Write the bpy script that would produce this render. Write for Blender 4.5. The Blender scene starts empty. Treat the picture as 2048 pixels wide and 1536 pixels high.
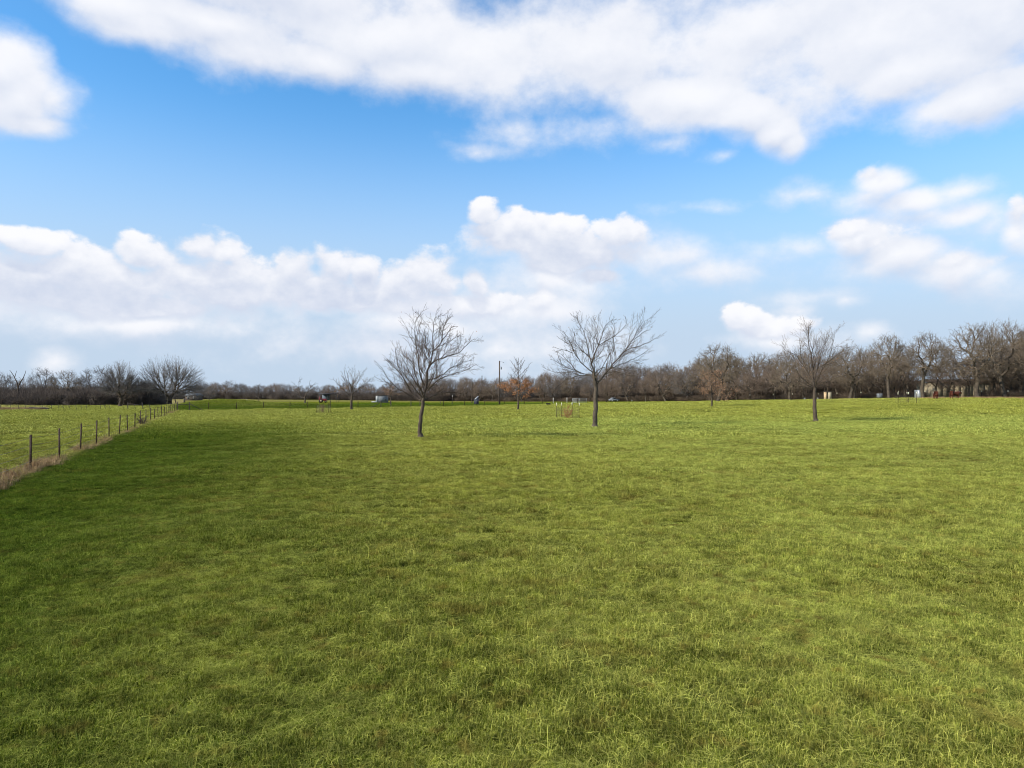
import bpy, math, random
import numpy as np
from math import pi, sin, cos, radians
from mathutils import Vector, Matrix

SC = bpy.context.scene
COL = SC.collection
F = 1365.0            # focal length in photo pixels
CAM_H = 2.9
HOR = 790.0           # horizon row in the photo

# ------------------------------------------------------------------ camera
cam_d = bpy.data.cameras.new('camera')
cam_d.sensor_width = 36.0
cam_d.lens = 36.0 * F / 2048.0
cam_d.clip_start = 0.1
cam_d.clip_end = 6000.0
cam = bpy.data.objects.new('camera', cam_d)
COL.objects.link(cam)
cam.location = (0, 0, CAM_H)
cam.rotation_euler = (radians(90) + math.atan(22.0 / F), 0, 0)
SC.camera = cam

# ------------------------------------------------------------------ light
SUN_DIR = Vector((-0.90, -0.42, 0.62)).normalized()      # towards the sun
sun_d = bpy.data.lights.new('sun', 'SUN')
sun_d.energy = 5.0
sun_d.angle = radians(0.9)
sun_d.color = (1.0, 0.92, 0.78)
sun = bpy.data.objects.new('sun', sun_d)
COL.objects.link(sun)
sun.rotation_euler = SUN_DIR.to_track_quat('Z', 'Y').to_euler()
SC.cycles.filter_width = 1.05
SC.view_settings.view_transform = 'Standard'
SC.view_settings.look = 'None'
SC.view_settings.gamma = 1.0
SC.view_settings.use_curve_mapping = False
SC.view_settings.exposure = 0.30


class G:
    """small helper for building node graphs"""
    def __init__(self, tree):
        self.t = tree

    def node(self, kind, **kw):
        n = self.t.nodes.new(kind)
        for k, v in kw.items():
            setattr(n, k, v)
        return n

    def put(self, sock, v):
        if isinstance(v, bpy.types.NodeSocket):
            self.t.links.new(v, sock)
        elif v is not None:
            sock.default_value = v

    def math(self, op, a, b=None, c=None, clamp=False):
        n = self.node('ShaderNodeMath', operation=op, use_clamp=clamp)
        self.put(n.inputs[0], a)
        self.put(n.inputs[1], b)
        self.put(n.inputs[2], c)
        return n.outputs[0]

    def vmath(self, op, a, b=None):
        n = self.node('ShaderNodeVectorMath', operation=op)
        self.put(n.inputs[0], a)
        self.put(n.inputs[1], b)
        return n.outputs['Value'] if op in ('LENGTH', 'DOT_PRODUCT') else n.outputs[0]

    def step(self, x, a, b, lo=0.0, hi=1.0):
        n = self.node('ShaderNodeMapRange', interpolation_type='SMOOTHSTEP')
        for s, v in zip(n.inputs[:5], (x, a, b, lo, hi)):
            self.put(s, v)
        return n.outputs[0]

    def mix(self, f, a, b, blend='MIX'):
        n = self.node('ShaderNodeMix', data_type='RGBA', blend_type=blend)
        self.put(n.inputs['Factor'], f)
        for s, v in ((n.inputs[6], a), (n.inputs[7], b)):
            self.put(s, tuple(v) + (1,) if isinstance(v, (tuple, list)) and len(v) == 3 else v)
        return n.outputs[2]

    def noise(self, vec, scale, detail=4.0, rough=0.55, dist=0.0, dim='3D'):
        n = self.node('ShaderNodeTexNoise', noise_dimensions=dim)
        self.put(n.inputs['Vector'], vec)
        self.put(n.inputs['Scale'], scale)
        self.put(n.inputs['Detail'], detail)
        self.put(n.inputs['Roughness'], rough)
        self.put(n.inputs['Distortion'], dist)
        return n.outputs[0]

    def sep(self, v):
        n = self.node('ShaderNodeSeparateXYZ')
        self.put(n.inputs[0], v)
        return n.outputs

    def comb(self, x, y, z):
        n = self.node('ShaderNodeCombineXYZ')
        for s, v in zip(n.inputs, (x, y, z)):
            self.put(s, v)
        return n.outputs[0]


# ------------------------------------------------------------------ sky
def sky_uv(px, py):
    u = math.atan((px - 1024.0) / F)
    return u, (HOR - py) / F * cos(u)


# cumulus: centre x, y, half width, half height (photo pixels), weight
CRISP = [
    (60, 486, 100, 44, 1), (20, 560, 200, 84, 1), (180, 560, 260, 88, 1), (285, 505, 60, 50, 1), (120, 590, 420, 46, 1),
    (400, 496, 60, 44, .7), (446, 504, 60, 40, .7), (420, 570, 260, 80, 1), (586, 540, 62, 56, .85), (664, 540, 64, 56, .85), (722, 552, 48, 50, 1),
    (862, 556, 76, 68, 1), (800, 580, 90, 56, 1), (700, 600, 280, 42, 1), (958, 566, 34, 44, 1), (960, 602, 90, 40, .9), (870, 606, 120, 36, 1),
    (1092, 602, 34, 40, .7), (250, 606, 330, 40, 1), (600, 580, 200, 60, 1),
    (972, 430, 44, 36, 1), (1040, 458, 76, 44, 1), (1120, 462, 60, 44, 1), (1236, 470, 76, 48, 1), (1150, 498, 190, 56, 1.1), (1000, 476, 90, 46, 1), (1060, 480, 120, 50, 1),
    (1200, 548, 96, 26, .8), (1120, 530, 100, 30, .9),
    (1752, 350, 50, 28, .45), (2046, 430, 44, 44, .7), (1700, 454, 56, 30, .6), (1760, 478, 100, 30, .45), (1912, 528, 80, 40, .5),
    (1482, 634, 52, 36, .95), (1530, 654, 80, 34, .95), (1600, 650, 40, 26, .6),
]
SOFT = [
    (240, 0, 240, 60, .9), (330, 50, 230, 70, .9), (520, 100, 260, 76, .9), (640, 110, 200, 66, .9), (830, 140, 190, 60, .9), (900, 150, 120, 60, .8),
    (560, -30, 560, 150, 1), (420, 40, 320, 80, 1), (780, 70, 330, 120, 1), (980, 110, 270, 130, 1), (1180, 100, 300, 142, 1),
    (1380, 190, 200, 90, 1), (1490, 225, 130, 70, 1), (1548, 262, 66, 50, 1), (1582, 290, 36, 34, .8), (1500, 60, 480, 150, 1), (1830, 130, 330, 130, 1), (1960, 190, 280, 86, 1),
    (1730, 80, 500, 190, 1), (0, 130, 110, 110, 1), (40, 190, 104, 90, 1), (60, 246, 100, 40, .85), (106, 200, 76, 60, .7),
    (1620, 488, 110, 30, .42), (1620, 384, 90, 28, .40), (1345, 288, 70, 26, .36), (1440, 312, 46, 16, .34), (1400, 410, 80, 16, .30), (960, 310, 60, 16, .28),
    (1000, 700, 260, 66, .50), (700, 690, 300, 50, .38), (1330, 510, 110, 60, .40), (1400, 548, 130, 30, .36), (1900, 380, 120, 26, .36), (1200, 250, 200, 40, .3),
    (1650, 590, 130, 26, .38), (300, 650, 520, 40, .46), (1740, 390, 130, 36, .5), (1860, 430, 150, 40, .5), (1800, 520, 230, 50, .5), (1990, 450, 110, 60, .5), (1980, 560, 110, 44, .45),
    (1770, 366, 80, 40, .9), (1840, 400, 100, 40, .85), (1930, 430, 90, 34, .75), (1720, 470, 90, 44, .9), (1810, 502, 120, 44, .9), (1910, 540, 110, 50, .9), (2040, 470, 70, 60, .8),
    (1742, 668, 50, 24, .5), (110, 724, 52, 40, .5), (1560, 680, 160, 34, .5), (1040, 620, 170, 60, .55), (860, 650, 260, 34, .5), (1100, 560, 220, 50, .45), (1700, 600, 60, 26, .42), (1600, 620, 60, 26, .4),
]


def blob_group(name, blobs, SLOPE=1.0):
    tr = bpy.data.node_groups.new(name, 'ShaderNodeTree')
    tr.interface.new_socket('Vector', in_out='INPUT', socket_type='NodeSocketVector')
    tr.interface.new_socket('Value', in_out='OUTPUT', socket_type='NodeSocketFloat')
    g = G(tr)
    gi = g.node('NodeGroupInput')
    go = g.node('NodeGroupOutput')
    acc = None
    for px, py, a, b, w in blobs:
        u, v = sky_uv(px, py)
        k = cos(u)
        su = F / a / (k * k)
        sv = F / b / k
        mp = g.node('ShaderNodeVectorMath', operation='MULTIPLY_ADD')
        g.put(mp.inputs[0], gi.outputs[0])
        mp.inputs[1].default_value = (su, sv, 0)
        mp.inputs[2].default_value = (-u * su, -v * sv, 0)
        ln = g.vmath('LENGTH', mp.outputs[0])
        val = g.math('MULTIPLY_ADD', ln, -w * SLOPE, w * SLOPE)
        if acc is None:
            acc = val
        else:
            acc = g.math('SMOOTH_MAX', acc, val, 0.12)
    g.put(go.inputs[0], acc)
    return tr


world = bpy.data.worlds.new('World')
SC.world = world
world.use_nodes = True
wt = world.node_tree
wt.nodes.clear()
g = G(wt)
sky = g.node('ShaderNodeTexSky', sky_type='NISHITA')
sky.sun_disc = False
sky.sun_elevation = math.asin(SUN_DIR.z)
sky.sun_rotation = math.atan2(SUN_DIR.x, SUN_DIR.y)
sky.altitude = 200
sky.air_density = 1.0
sky.dust_density = 0.4
sky.ozone_density = 2.0
tc = g.node('ShaderNodeTexCoord')
D = tc.outputs['Generated']
dx, dy, dz = g.sep(D)
az = g.math('ARCTAN2', dx, dy)
hl = g.math('SQRT', g.math('ADD', g.math('MULTIPLY', dx, dx), g.math('MULTIPLY', dy, dy)))
el = g.math('DIVIDE', dz, g.math('MAXIMUM', hl, 0.02))
P = g.comb(az, el, 0.0)
# stretched coordinates keep the billows round near the horizon
N3 = g.vmath('MULTIPLY', D, (1.0, 1.0, 1.35))


def cloud_eval(off, fine=True):
    Pn = g.vmath('ADD', P, (0.0, off, 0.0)) if off else P
    Nn = g.vmath('ADD', N3, (0.0, 0.0, off)) if off else N3
    w1 = g.math('SUBTRACT', g.noise(Nn, 7.0, 3, 0.5), 0.5)
    w2 = g.math('SUBTRACT', g.noise(g.vmath('ADD', Nn, (3.7, 1.3, 9.1)), 7.0, 3, 0.5), 0.5)
    warp = g.comb(g.math('MULTIPLY', w1, 0.05), g.math('MULTIPLY', w2, 0.035), 0.0)
    Pw = g.vmath('ADD', Pn, warp)
    gc = g.node('ShaderNodeGroup'); gc.node_tree = GC
    gs = g.node('ShaderNodeGroup'); gs.node_tree = GS
    g.put(gc.inputs[0], Pw)
    g.put(gs.inputs[0], Pw)
    fb = g.noise(Nn, 26.0, 7 if fine else 4, 0.56)
    # billows: inverted ridges
    vor = g.node('ShaderNodeTexVoronoi', feature='SMOOTH_F1', voronoi_dimensions='3D')
    g.put(vor.inputs['Vector'], g.vmath('ADD', Nn, g.comb(g.math('MULTIPLY', w1, 0.05), 0.0, g.math('MULTIPLY', w2, 0.05))))
    vor.inputs['Scale'].default_value = 42.0
    vor.inputs['Smoothness'].default_value = 0.4
    bil = g.math('SUBTRACT', 0.42, vor.outputs['Distance'])
    fc = g.math('ADD', gc.outputs[0], g.math('MULTIPLY_ADD', g.math('SUBTRACT', fb, 0.5), 1.40, g.math('MULTIPLY', bil, 0.14)))
    fs0 = g.noise(Nn, 9.0, 7 if fine else 4, 0.58)
    fs = g.math('ADD', gs.outputs[0], g.math('MULTIPLY', g.math('SUBTRACT', fs0, 0.5), 1.5))
    return fc, fs, g.math('MINIMUM', fc, g.math('MULTIPLY_ADD', g.math('SUBTRACT', fb, 0.5), 0.95, 0.72))


GC = blob_group('cumulus_field', CRISP, 1.3)
GS = blob_group('cloud_bank_field', SOFT)
fc, fs, fk = cloud_eval(0.0)
fc2, fs2, fk2 = cloud_eval(0.024, False)
# the sky goes on with the same kind of broken cloud outside the framed part
plane = g.vmath('DIVIDE', D, g.comb(g.math('MAXIMUM', dz, 0.05), g.math('MAXIMUM', dz, 0.05), 1.0))
gen = g.noise(plane, 0.9, 7, 0.55)
gen = g.step(gen, 0.47, 0.66)
outside = g.math('MAXIMUM', g.step(g.math('ABSOLUTE', az), 0.72, 0.95), g.step(el, 0.60, 0.80))
gen = g.math('MULTIPLY', g.math('MULTIPLY', gen, outside), g.step(el, 0.02, 0.12))
inside = g.math('SUBTRACT', 1.0, g.step(g.math('ABSOLUTE', az), 0.85, 1.1))
ds = g.math('MULTIPLY', g.step(fs, -0.16, 0.62), inside)
# light from above: the top of each billow is white, the base lavender grey
shc = g.math('SUBTRACT', fk, fk2)
shs = g.math('SUBTRACT', fs, fs2)
big_n = g.math('MULTIPLY', g.math('SUBTRACT', g.noise(N3, 9.0, 5, 0.55), 0.5), 1.1)
lc = g.step(g.math('ADD', shc, big_n), -0.85, 1.25)
ls = g.step(g.math('ADD', shs, g.math('MULTIPLY', g.math('SUBTRACT', g.noise(N3, 5.0, 4, 0.5), 0.5), 1.2)), -1.5, 0.85)
dc = g.math('MULTIPLY', g.step(fc, -0.05, g.math('MULTIPLY_ADD', lc, -0.70, 1.0)), inside)
dens = g.math('SUBTRACT', 1.0, g.math('MULTIPLY', g.math('MULTIPLY', g.math('SUBTRACT', 1.0, dc), g.math('SUBTRACT', 1.0, g.math('MULTIPLY', ds, 0.97))), g.math('SUBTRACT', 1.0, gen)), clamp=True)
lit = g.math('ADD', g.math('MULTIPLY', lc, dc), g.math('MULTIPLY', g.math('SUBTRACT', 1.0, dc), ls))

CL_HI = (7.95, 8.0, 8.3)
CL_LO = (4.5, 5.15, 6.55)
ccol = g.mix(lit, CL_LO, CL_HI)
# the blue itself, a little deeper than the bare model, paler to the horizon
hs = g.node('ShaderNodeHueSaturation')
hs.inputs['Hue'].default_value = 0.5
hs.inputs['Saturation'].default_value = 1.12
hs.inputs['Value'].default_value = 1.0
g.put(hs.inputs['Color'], sky.outputs[0])
pale = g.step(el, 0.44, 0.06)
base = g.mix(g.math('MULTIPLY', pale, 0.97), g.mix(1.0, hs.outputs[0], (1.10, 1.76, 1.98), 'MULTIPLY'), (4.45, 5.38, 6.70))
out_col = g.mix(dens, base, ccol)
bgn = g.node('ShaderNodeBackground')
g.put(bgn.inputs['Color'], out_col)
bgn.inputs['Strength'].default_value = 0.1
wo = g.node('ShaderNodeOutputWorld')
g.put(wo.inputs['Surface'], bgn.outputs[0])
world.cycles.sampling_method = 'MANUAL'
world.cycles.sample_map_resolution = 512


# ------------------------------------------------------------------ terrain
def sst(x, a, b):
    t = np.clip((x - a) / (b - a), 0, 1)
    return t * t * (3 - 2 * t)


_rs = np.random.RandomState(4)
_waves = [(2 * pi / L, a, th, ph) for L, a, th, ph in
          [(31, .05, .3, 1), (23, .045, 1.4, 2), (13, .03, 2.2, .4), (9.1, .022, .9, 4), (6.3, .02, 2.9, 3), (4.4, .014, .1, 5), (3.1, .012, 1.9, 1.2), (2.3, .008, 1.2, .3)]]


def terr(x, y):
    x = np.asarray(x, float)
    y = np.asarray(y, float)
    yy = np.maximum(y, 1.0)
    t = x / yy
    A = np.interp(t, [-0.1, 0.05, 0.2, 0.35, 0.55, 0.9], [0.0, 0.2, 0.72, 1.38, 2.06, 2.2])
    z = A * sst(y, 72, 132)
    z = z + 0.5 * sst(y, 300, 420) * (t < 2)
    z = z + 1.30 * np.exp(-((x + 72) / 8.5) ** 2 - ((y - 166) / 12) ** 2) + 0.75 * np.exp(-((x + 62) / 14) ** 2 - ((y - 170) / 12) ** 2)
    w = 0
    for k, a, th, ph in _waves:
        w = w + a * np.sin(k * (x * cos(th) + y * sin(th)) + ph + 1.3 * np.sin(k * .37 * (y * cos(th) - x * sin(th)) + ph * 2))
    return z + w * (1 - 0.5 * sst(y, 90, 160))


def tz(x, y):
    return float(terr(x, y))


def at(px, d, dz_=0.0):
    x = (px - 1024.0) / F * d
    return Vector((x, d, tz(x, d) + dz_))


def H(pix, d):
    return pix * d / F


def past_cross_fence(x, y):
    return y - (127.7 + 0.96 * (x + 60))


# ------------------------------------------------------------------ materials
def new_mat(name):
    m = bpy.data.materials.new(name)
    m.use_nodes = True
    m.node_tree.nodes.clear()
    return m, G(m.node_tree)


def finish(m, g, col, rough=0.8, bump=None, bump_d=0.01, metal=0.0, transl=0.0, spec=0.3):
    b = g.node('ShaderNodeBsdfPrincipled')
    g.put(b.inputs['Base Color'], tuple(col) + (1,) if isinstance(col, tuple) else col)
    g.put(b.inputs['Roughness'], rough)
    b.inputs['Metallic'].default_value = metal
    b.inputs['Specular IOR Level'].default_value = spec
    if bump is not None:
        bn = g.node('ShaderNodeBump')
        bn.inputs['Distance'].default_value = bump_d
        bn.inputs['Strength'].default_value = 0.7
        g.put(bn.inputs['Height'], bump)
        g.put(b.inputs['Normal'], bn.outputs[0])
    o = g.node('ShaderNodeOutputMaterial')
    sh = b.outputs[0]
    if transl:
        t = g.node('ShaderNodeBsdfTranslucent')
        g.put(t.inputs['Color'], tuple(col) + (1,) if isinstance(col, tuple) else col)
        mx = g.node('ShaderNodeMixShader')
        mx.inputs[0].default_value = transl
        g.put(mx.inputs[1], sh)
        g.put(mx.inputs[2], t.outputs[0])
        sh = mx.outputs[0]
    g.put(o.inputs['Surface'], sh)
    return m


def mottled(name, c1, c2, scale=3.0, rough=0.8, metal=0.0, bump_d=0.0, stretch=(1, 1, 1)):
    m, g = new_mat(name)
    tcn = g.node('ShaderNodeTexCoord')
    v = g.vmath('MULTIPLY', tcn.outputs['Object'], stretch)
    n = g.noise(v, scale, 5, 0.6)
    f = g.step(n, 0.32, 0.68)
    return finish(m, g, g.mix(f, c1, c2), rough, n if bump_d else None, bump_d or 0.01, metal)


def bark_mat(name, c1, c2):
    m, g = new_mat(name)
    tcn = g.node('ShaderNodeTexCoord')
    v = g.vmath('MULTIPLY', tcn.outputs['Object'], (1, 1, 0.22))
    n = g.noise(v, 22.0, 5, 0.65)
    n2 = g.noise(tcn.outputs['Object'], 1.7, 3, 0.5)
    f = g.math('MULTIPLY_ADD', g.step(n2, 0.35, 0.7), 0.5, g.math('MULTIPLY', g.step(n, 0.35, 0.65), 0.6))
    return finish(m, g, g.mix(f, c1, c2), 0.9, n, 0.02)


M = {}
M['bark'] = bark_mat('bark', (.038, .027, .019), (.115, .086, .062))
M['bark_oak'] = bark_mat('bark_oak', (.035, .027, .020), (.120, .095, .068))
M['bark_far'] = bark_mat('bark_far', (.045, .036, .031), (.115, .096, .084))
M['twig'] = mottled('twig', (.062, .040, .026), (.140, .095, .066), 1.2)
M['twig_oak'] = mottled('twig_oak', (.096, .071, .049), (.236, .182, .128), 0.5)
M['twig_brown'] = mottled('twig_brown', (.110, .078, .057), (.240, .178, .132), 0.5)
M['twig_grey'] = mottled('twig_grey', (.090, .076, .068), (.190, .166, .150), 0.5)
M['rust_leaf'] = mottled('rust_leaf', (.28, .115, .045), (.42, .20, .085), 2.5, 0.7)
M['dull_leaf'] = mottled('dull_leaf', (.19, .100, .055), (.33, .195, .115), 2.5, 0.7)
M['post_metal'] = mottled('post_metal', (.016, .010, .008), (.055, .026, .017), 9, 0.75, 0.2)
M['wire'] = mottled('wire', (.16, .13, .11), (.28, .24, .2), 2, 0.6, 0.6)
M['old_wood'] = mottled('old_wood', (.035, .028, .023), (.11, .088, .07), 7, 0.9, 0, .01, (1, 1, .15))
M['pale_wood'] = mottled('pale_wood', (.42, .39, .34), (.6, .57, .5), 6, 0.85, 0, .01, (1, 1, .2))
M['pole_wood'] = mottled('pole_wood', (.045, .034, .028), (.12, .088, .068), 9, 0.9, 0, .01, (1, 1, .1))
M['cap_white'] = mottled('cap_white', (.72, .70, .48), (.82, .80, .62), 8, 0.6)
M['galv'] = mottled('galv', (.34, .36, .37), (.52, .54, .55), 5, 0.45, 0.5)
M['dark_metal'] = mottled('dark_metal', (.03, .034, .045), (.07, .075, .09), 3, 0.6)
M['tan_siding'] = mottled('tan_siding', (.29, .245, .165), (.38, .325, .225), 2.2, 0.75)
M['tan_ply'] = mottled('tan_ply', (.42, .29, .16), (.56, .41, .25), 3, 0.8)
M['roof_brown'] = mottled('roof_brown', (.05, .038, .030), (.10, .078, .062), 3, 0.8)
M['roof_dark'] = mottled('roof_dark', (.02, .021, .028), (.05, .05, .06), 3, 0.7)
M['white_paint'] = mottled('white_paint', (.30, .31, .32), (.45, .45, .44), 3, 0.6)
M['grey_paint'] = mottled('grey_paint', (.10, .11, .12), (.19, .205, .22), 3, 0.7)
M['red_paint'] = mottled('red_paint', (.30, .02, .025), (.42, .04, .05), 5, 0.45)
M['rubber'] = mottled('rubber', (.012, .012, .013), (.03, .03, .03), 8, 0.8)
M['glass'] = mottled('glass', (.02, .025, .03), (.05, .055, .06), 2, 0.12)
M['hide'] = mottled('hide', (.050, .012, .006), (.110, .028, .012), 5, 0.75)
M['hoof'] = mottled('hoof', (.02, .016, .013), (.05, .04, .03), 8, 0.7)
M['blue_tarp'] = mottled('blue_tarp', (.07, .09, .12), (.13, .16, .2), 3, 0.7)


def field_group():
    tr = bpy.data.node_groups.new('field_colour', 'ShaderNodeTree')
    tr.interface.new_socket('Blade', in_out='INPUT', socket_type='NodeSocketFloat')
    tr.interface.new_socket('Color', in_out='OUTPUT', socket_type='NodeSocketColor')
    g = G(tr)
    gi = g.node('NodeGroupInput')
    go = g.node('NodeGroupOutput')
    geo = g.node('ShaderNodeNewGeometry')
    P = geo.outputs['Position']
    P2 = g.vmath('MULTIPLY', P, (1, 1, 0))
    x, y, z = g.sep(P)
    big = g.noise(P2, 0.045, 4, 0.55)
    mid = g.noise(P2, 0.33, 4, 0.6)
    sml = g.noise(P2, 1.9, 3, 0.6)
    blade = gi.outputs[0]
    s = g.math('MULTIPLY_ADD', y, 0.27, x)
    left_green = g.math('SUBTRACT', 1.0, g.step(g.math('ADD', s, g.math('MULTIPLY_ADD', mid, 7.0, -3.5)), -9.0, 5.0))  # mask for the deeper, darker green over the near left of the field
    left_green = g.math('MULTIPLY', left_green, g.math('SUBTRACT', 1.0, g.step(y, 45, 85)))
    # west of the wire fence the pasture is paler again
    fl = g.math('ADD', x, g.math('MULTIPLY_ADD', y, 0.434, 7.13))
    left_green = g.math('MULTIPLY', left_green, g.step(fl, -0.2, 0.5))
    yel = g.math('ADD', g.math('MULTIPLY', big, 0.9), g.math('ADD', g.math('MULTIPLY', mid, 0.9), g.math('MULTIPLY', sml, 0.55)))
    yel = g.step(yel, 0.98, 1.36)
    green = (.080, .104, .006)
    yellow = (.205, .225, .018)
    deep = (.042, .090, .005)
    gold = (.310, .290, .028)
    pale = (.285, .365, .085)
    c = g.mix(yel, green, yellow)
    right = g.step(x, -3.0, 9.0)
    c = g.mix(g.math('MULTIPLY', g.math('MULTIPLY', right, 0.5), g.step(mid, 0.3, 0.6)), c, pale)
    c = g.mix(g.math('MULTIPLY', left_green, 0.84), c, deep)
    # golden and pale bands far out on the right
    bandn = g.math('MULTIPLY_ADD', big, 30.0, y)
    gb = g.math('MULTIPLY', g.step(bandn, 90, 112), g.math('SUBTRACT', 1.0, g.step(bandn, 400, 500)))
    gb = g.math('MULTIPLY', gb, g.step(x, -22.0, 20.0))
    gb = g.math('MULTIPLY', gb, g.step(mid, 0.36, 0.56))
    c = g.mix(g.math('MULTIPLY', gb, 0.5), c, gold)
    pb = g.math('MULTIPLY', g.step(bandn, 62, 76), g.math('SUBTRACT', 1.0, g.step(bandn, 88, 104)))
    c = g.mix(g.math('MULTIPLY', g.math('MULTIPLY', pb, 0.55), g.step(x, -25, 10)), c, pale)
    # beyond the cross fence the colour turns to a darker green
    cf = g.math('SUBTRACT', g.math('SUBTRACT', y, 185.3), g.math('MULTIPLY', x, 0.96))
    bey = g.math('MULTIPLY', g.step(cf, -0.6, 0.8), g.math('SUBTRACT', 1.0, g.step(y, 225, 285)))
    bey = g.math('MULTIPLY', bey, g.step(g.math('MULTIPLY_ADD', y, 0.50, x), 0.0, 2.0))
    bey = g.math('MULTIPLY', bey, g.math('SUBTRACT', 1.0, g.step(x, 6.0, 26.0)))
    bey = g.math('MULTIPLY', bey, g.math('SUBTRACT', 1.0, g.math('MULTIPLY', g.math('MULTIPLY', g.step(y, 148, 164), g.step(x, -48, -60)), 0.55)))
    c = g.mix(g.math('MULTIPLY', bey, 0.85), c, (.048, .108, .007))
    # dry grass strip in front of the far wood and by the left thicket
    dry = g.math('MULTIPLY', g.step(y, 255, 330), g.math('SUBTRACT', 1.0, g.step(x, 20, 60)))
    dryl = g.math('MULTIPLY', g.step(y, 128, 134), g.math('LESS_THAN', g.math('MULTIPLY_ADD', y, 0.685, x), g.math('MULTIPLY', sml, 2.0)))
    drym = g.math('MULTIPLY', g.step(y, 200, 215), g.math('LESS_THAN', g.math('MULTIPLY_ADD', y, 0.48, x), 0.0))
    dryr = g.math('MULTIPLY', g.step(y, 133, 138), g.step(x, 60, 72))
    dry = g.math('MAXIMUM', g.math('MAXIMUM', g.math('MULTIPLY', dry, 0.6), drym), g.math('MAXIMUM', dryl, g.math('MULTIPLY', dryr, 0.8)))
    c = g.mix(g.math('MULTIPLY', dry, 0.85), c, (.34, .27, .14))
    # straw strip under the left fence
    fx = g.math('ABSOLUTE', g.math('ADD', fl, g.math('MULTIPLY_ADD', mid, 1.6, -0.8)))
    strip = g.math('MULTIPLY', g.math('SUBTRACT', 1.0, g.step(g.math('MULTIPLY_ADD', sml, 1.6, fx), 0.8, 1.6)), g.math('SUBTRACT', 1.0, g.step(y, 118, 128)))
    c = g.mix(g.math('MULTIPLY', strip, 0.65), c, (.27, .215, .105))
    # single dark tufts and single straws
    calm = g.math('MAXIMUM', left_green, bey)
    tuft = g.math('MAXIMUM', g.step(g.noise(P2, 1.1, 5, 0.7, 0.6), 0.54, 0.70), g.math('MULTIPLY', g.step(g.noise(P2, 0.16, 4, 0.65, 0.3), 0.50, 0.70), 0.75))
    c = g.mix(g.math('MULTIPLY', tuft, 0.68), c, (.034, .060, .004))
    c = g.mix(g.step(blade, 0.58, 0.90), c, g.mix(calm, g.mix(g.step(y, 12, 60), (.46, .46, .115), (.60, .62, .16)), (.15, .20, .025)))
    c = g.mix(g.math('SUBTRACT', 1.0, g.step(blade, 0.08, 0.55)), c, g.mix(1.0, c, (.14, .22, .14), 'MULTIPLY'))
    brown = g.math('MULTIPLY', g.math('MAXIMUM', g.step(g.noise(P2, 3.4, 2, 0.5), 0.58, 0.70), g.math('MULTIPLY', g.step(g.noise(P2, 0.75, 4, 0.65), 0.54, 0.68), 0.8)), g.step(blade, 0.2, 0.5))
    c = g.mix(g.math('MULTIPLY', brown, g.math('MULTIPLY_ADD', left_green, -0.35, 0.68)), c, (.25, .19, .045))
    t1 = g.step(g.noise(P2, 2.6, 4, 0.7, 0.4), 0.34, 0.66)
    t2 = g.step(g.noise(P2, 8.0, 3, 0.6), 0.36, 0.64)
    tone = g.math('MULTIPLY_ADD', t1, 0.62, g.math('MULTIPLY_ADD', t2, 0.30, 0.62))
    c = g.mix(1.0, c, g.comb(g.math('MULTIPLY', tone, 1.03), tone, g.math('MULTIPLY', tone, 0.9)), 'MULTIPLY')
    g.put(go.inputs[0], c)
    return tr


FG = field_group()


def grass_material(name, ground=False):
    m, g = new_mat(name)
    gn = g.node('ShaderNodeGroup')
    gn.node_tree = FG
    if ground:
        geo = g.node('ShaderNodeNewGeometry')
        P = geo.outputs['Position']
        f1 = g.noise(P, 7.0, 5, 0.7)
        f2 = g.noise(g.vmath('MULTIPLY', P, (1, 1.0, 1)), 1.1, 4, 0.6)
        g.put(gn.inputs[0], g.step(f1, 0.25, 0.8))
        h = g.math('ADD', f1, g.math('MULTIPLY', f2, 2.0))
        x, y, z = g.sep(P)
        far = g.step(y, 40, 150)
        dark = g.mix(far, (.30, .31, .28), (.94, .94, .92))  # ground under the near grass darkened in colour to deepen shade between blades
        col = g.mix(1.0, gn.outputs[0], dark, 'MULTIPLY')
        return finish(m, g, col, 0.95, h, 0.12, spec=0.0)
    a = g.node('ShaderNodeAttribute', attribute_name='tint')
    g.put(gn.inputs[0], a.outputs['Fac'])
    return finish(m, g, gn.outputs[0], 0.8, transl=0.20, spec=0.04)


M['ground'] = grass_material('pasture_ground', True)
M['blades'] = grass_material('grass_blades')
M['weed'] = mottled('dead_weed', (.22, .125, .06), (.43, .30, .145), 2.0, 0.85)
M['brush'] = mottled('brush_twigs', (.062, .048, .040), (.165, .130, .105), 0.25, 0.9)
M['brush_right'] = mottled('brush_twigs_brown', (.070, .050, .036), (.165, .122, .085), 0.25, 0.9)


# ------------------------------------------------------------------ mesh helpers
def tag(o, label=None, cat=None, group=None, kind=None):
    if label: o['label'] = label
    if cat: o['category'] = cat
    if group: o['group'] = group
    if kind: o['kind'] = kind
    return o


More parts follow.
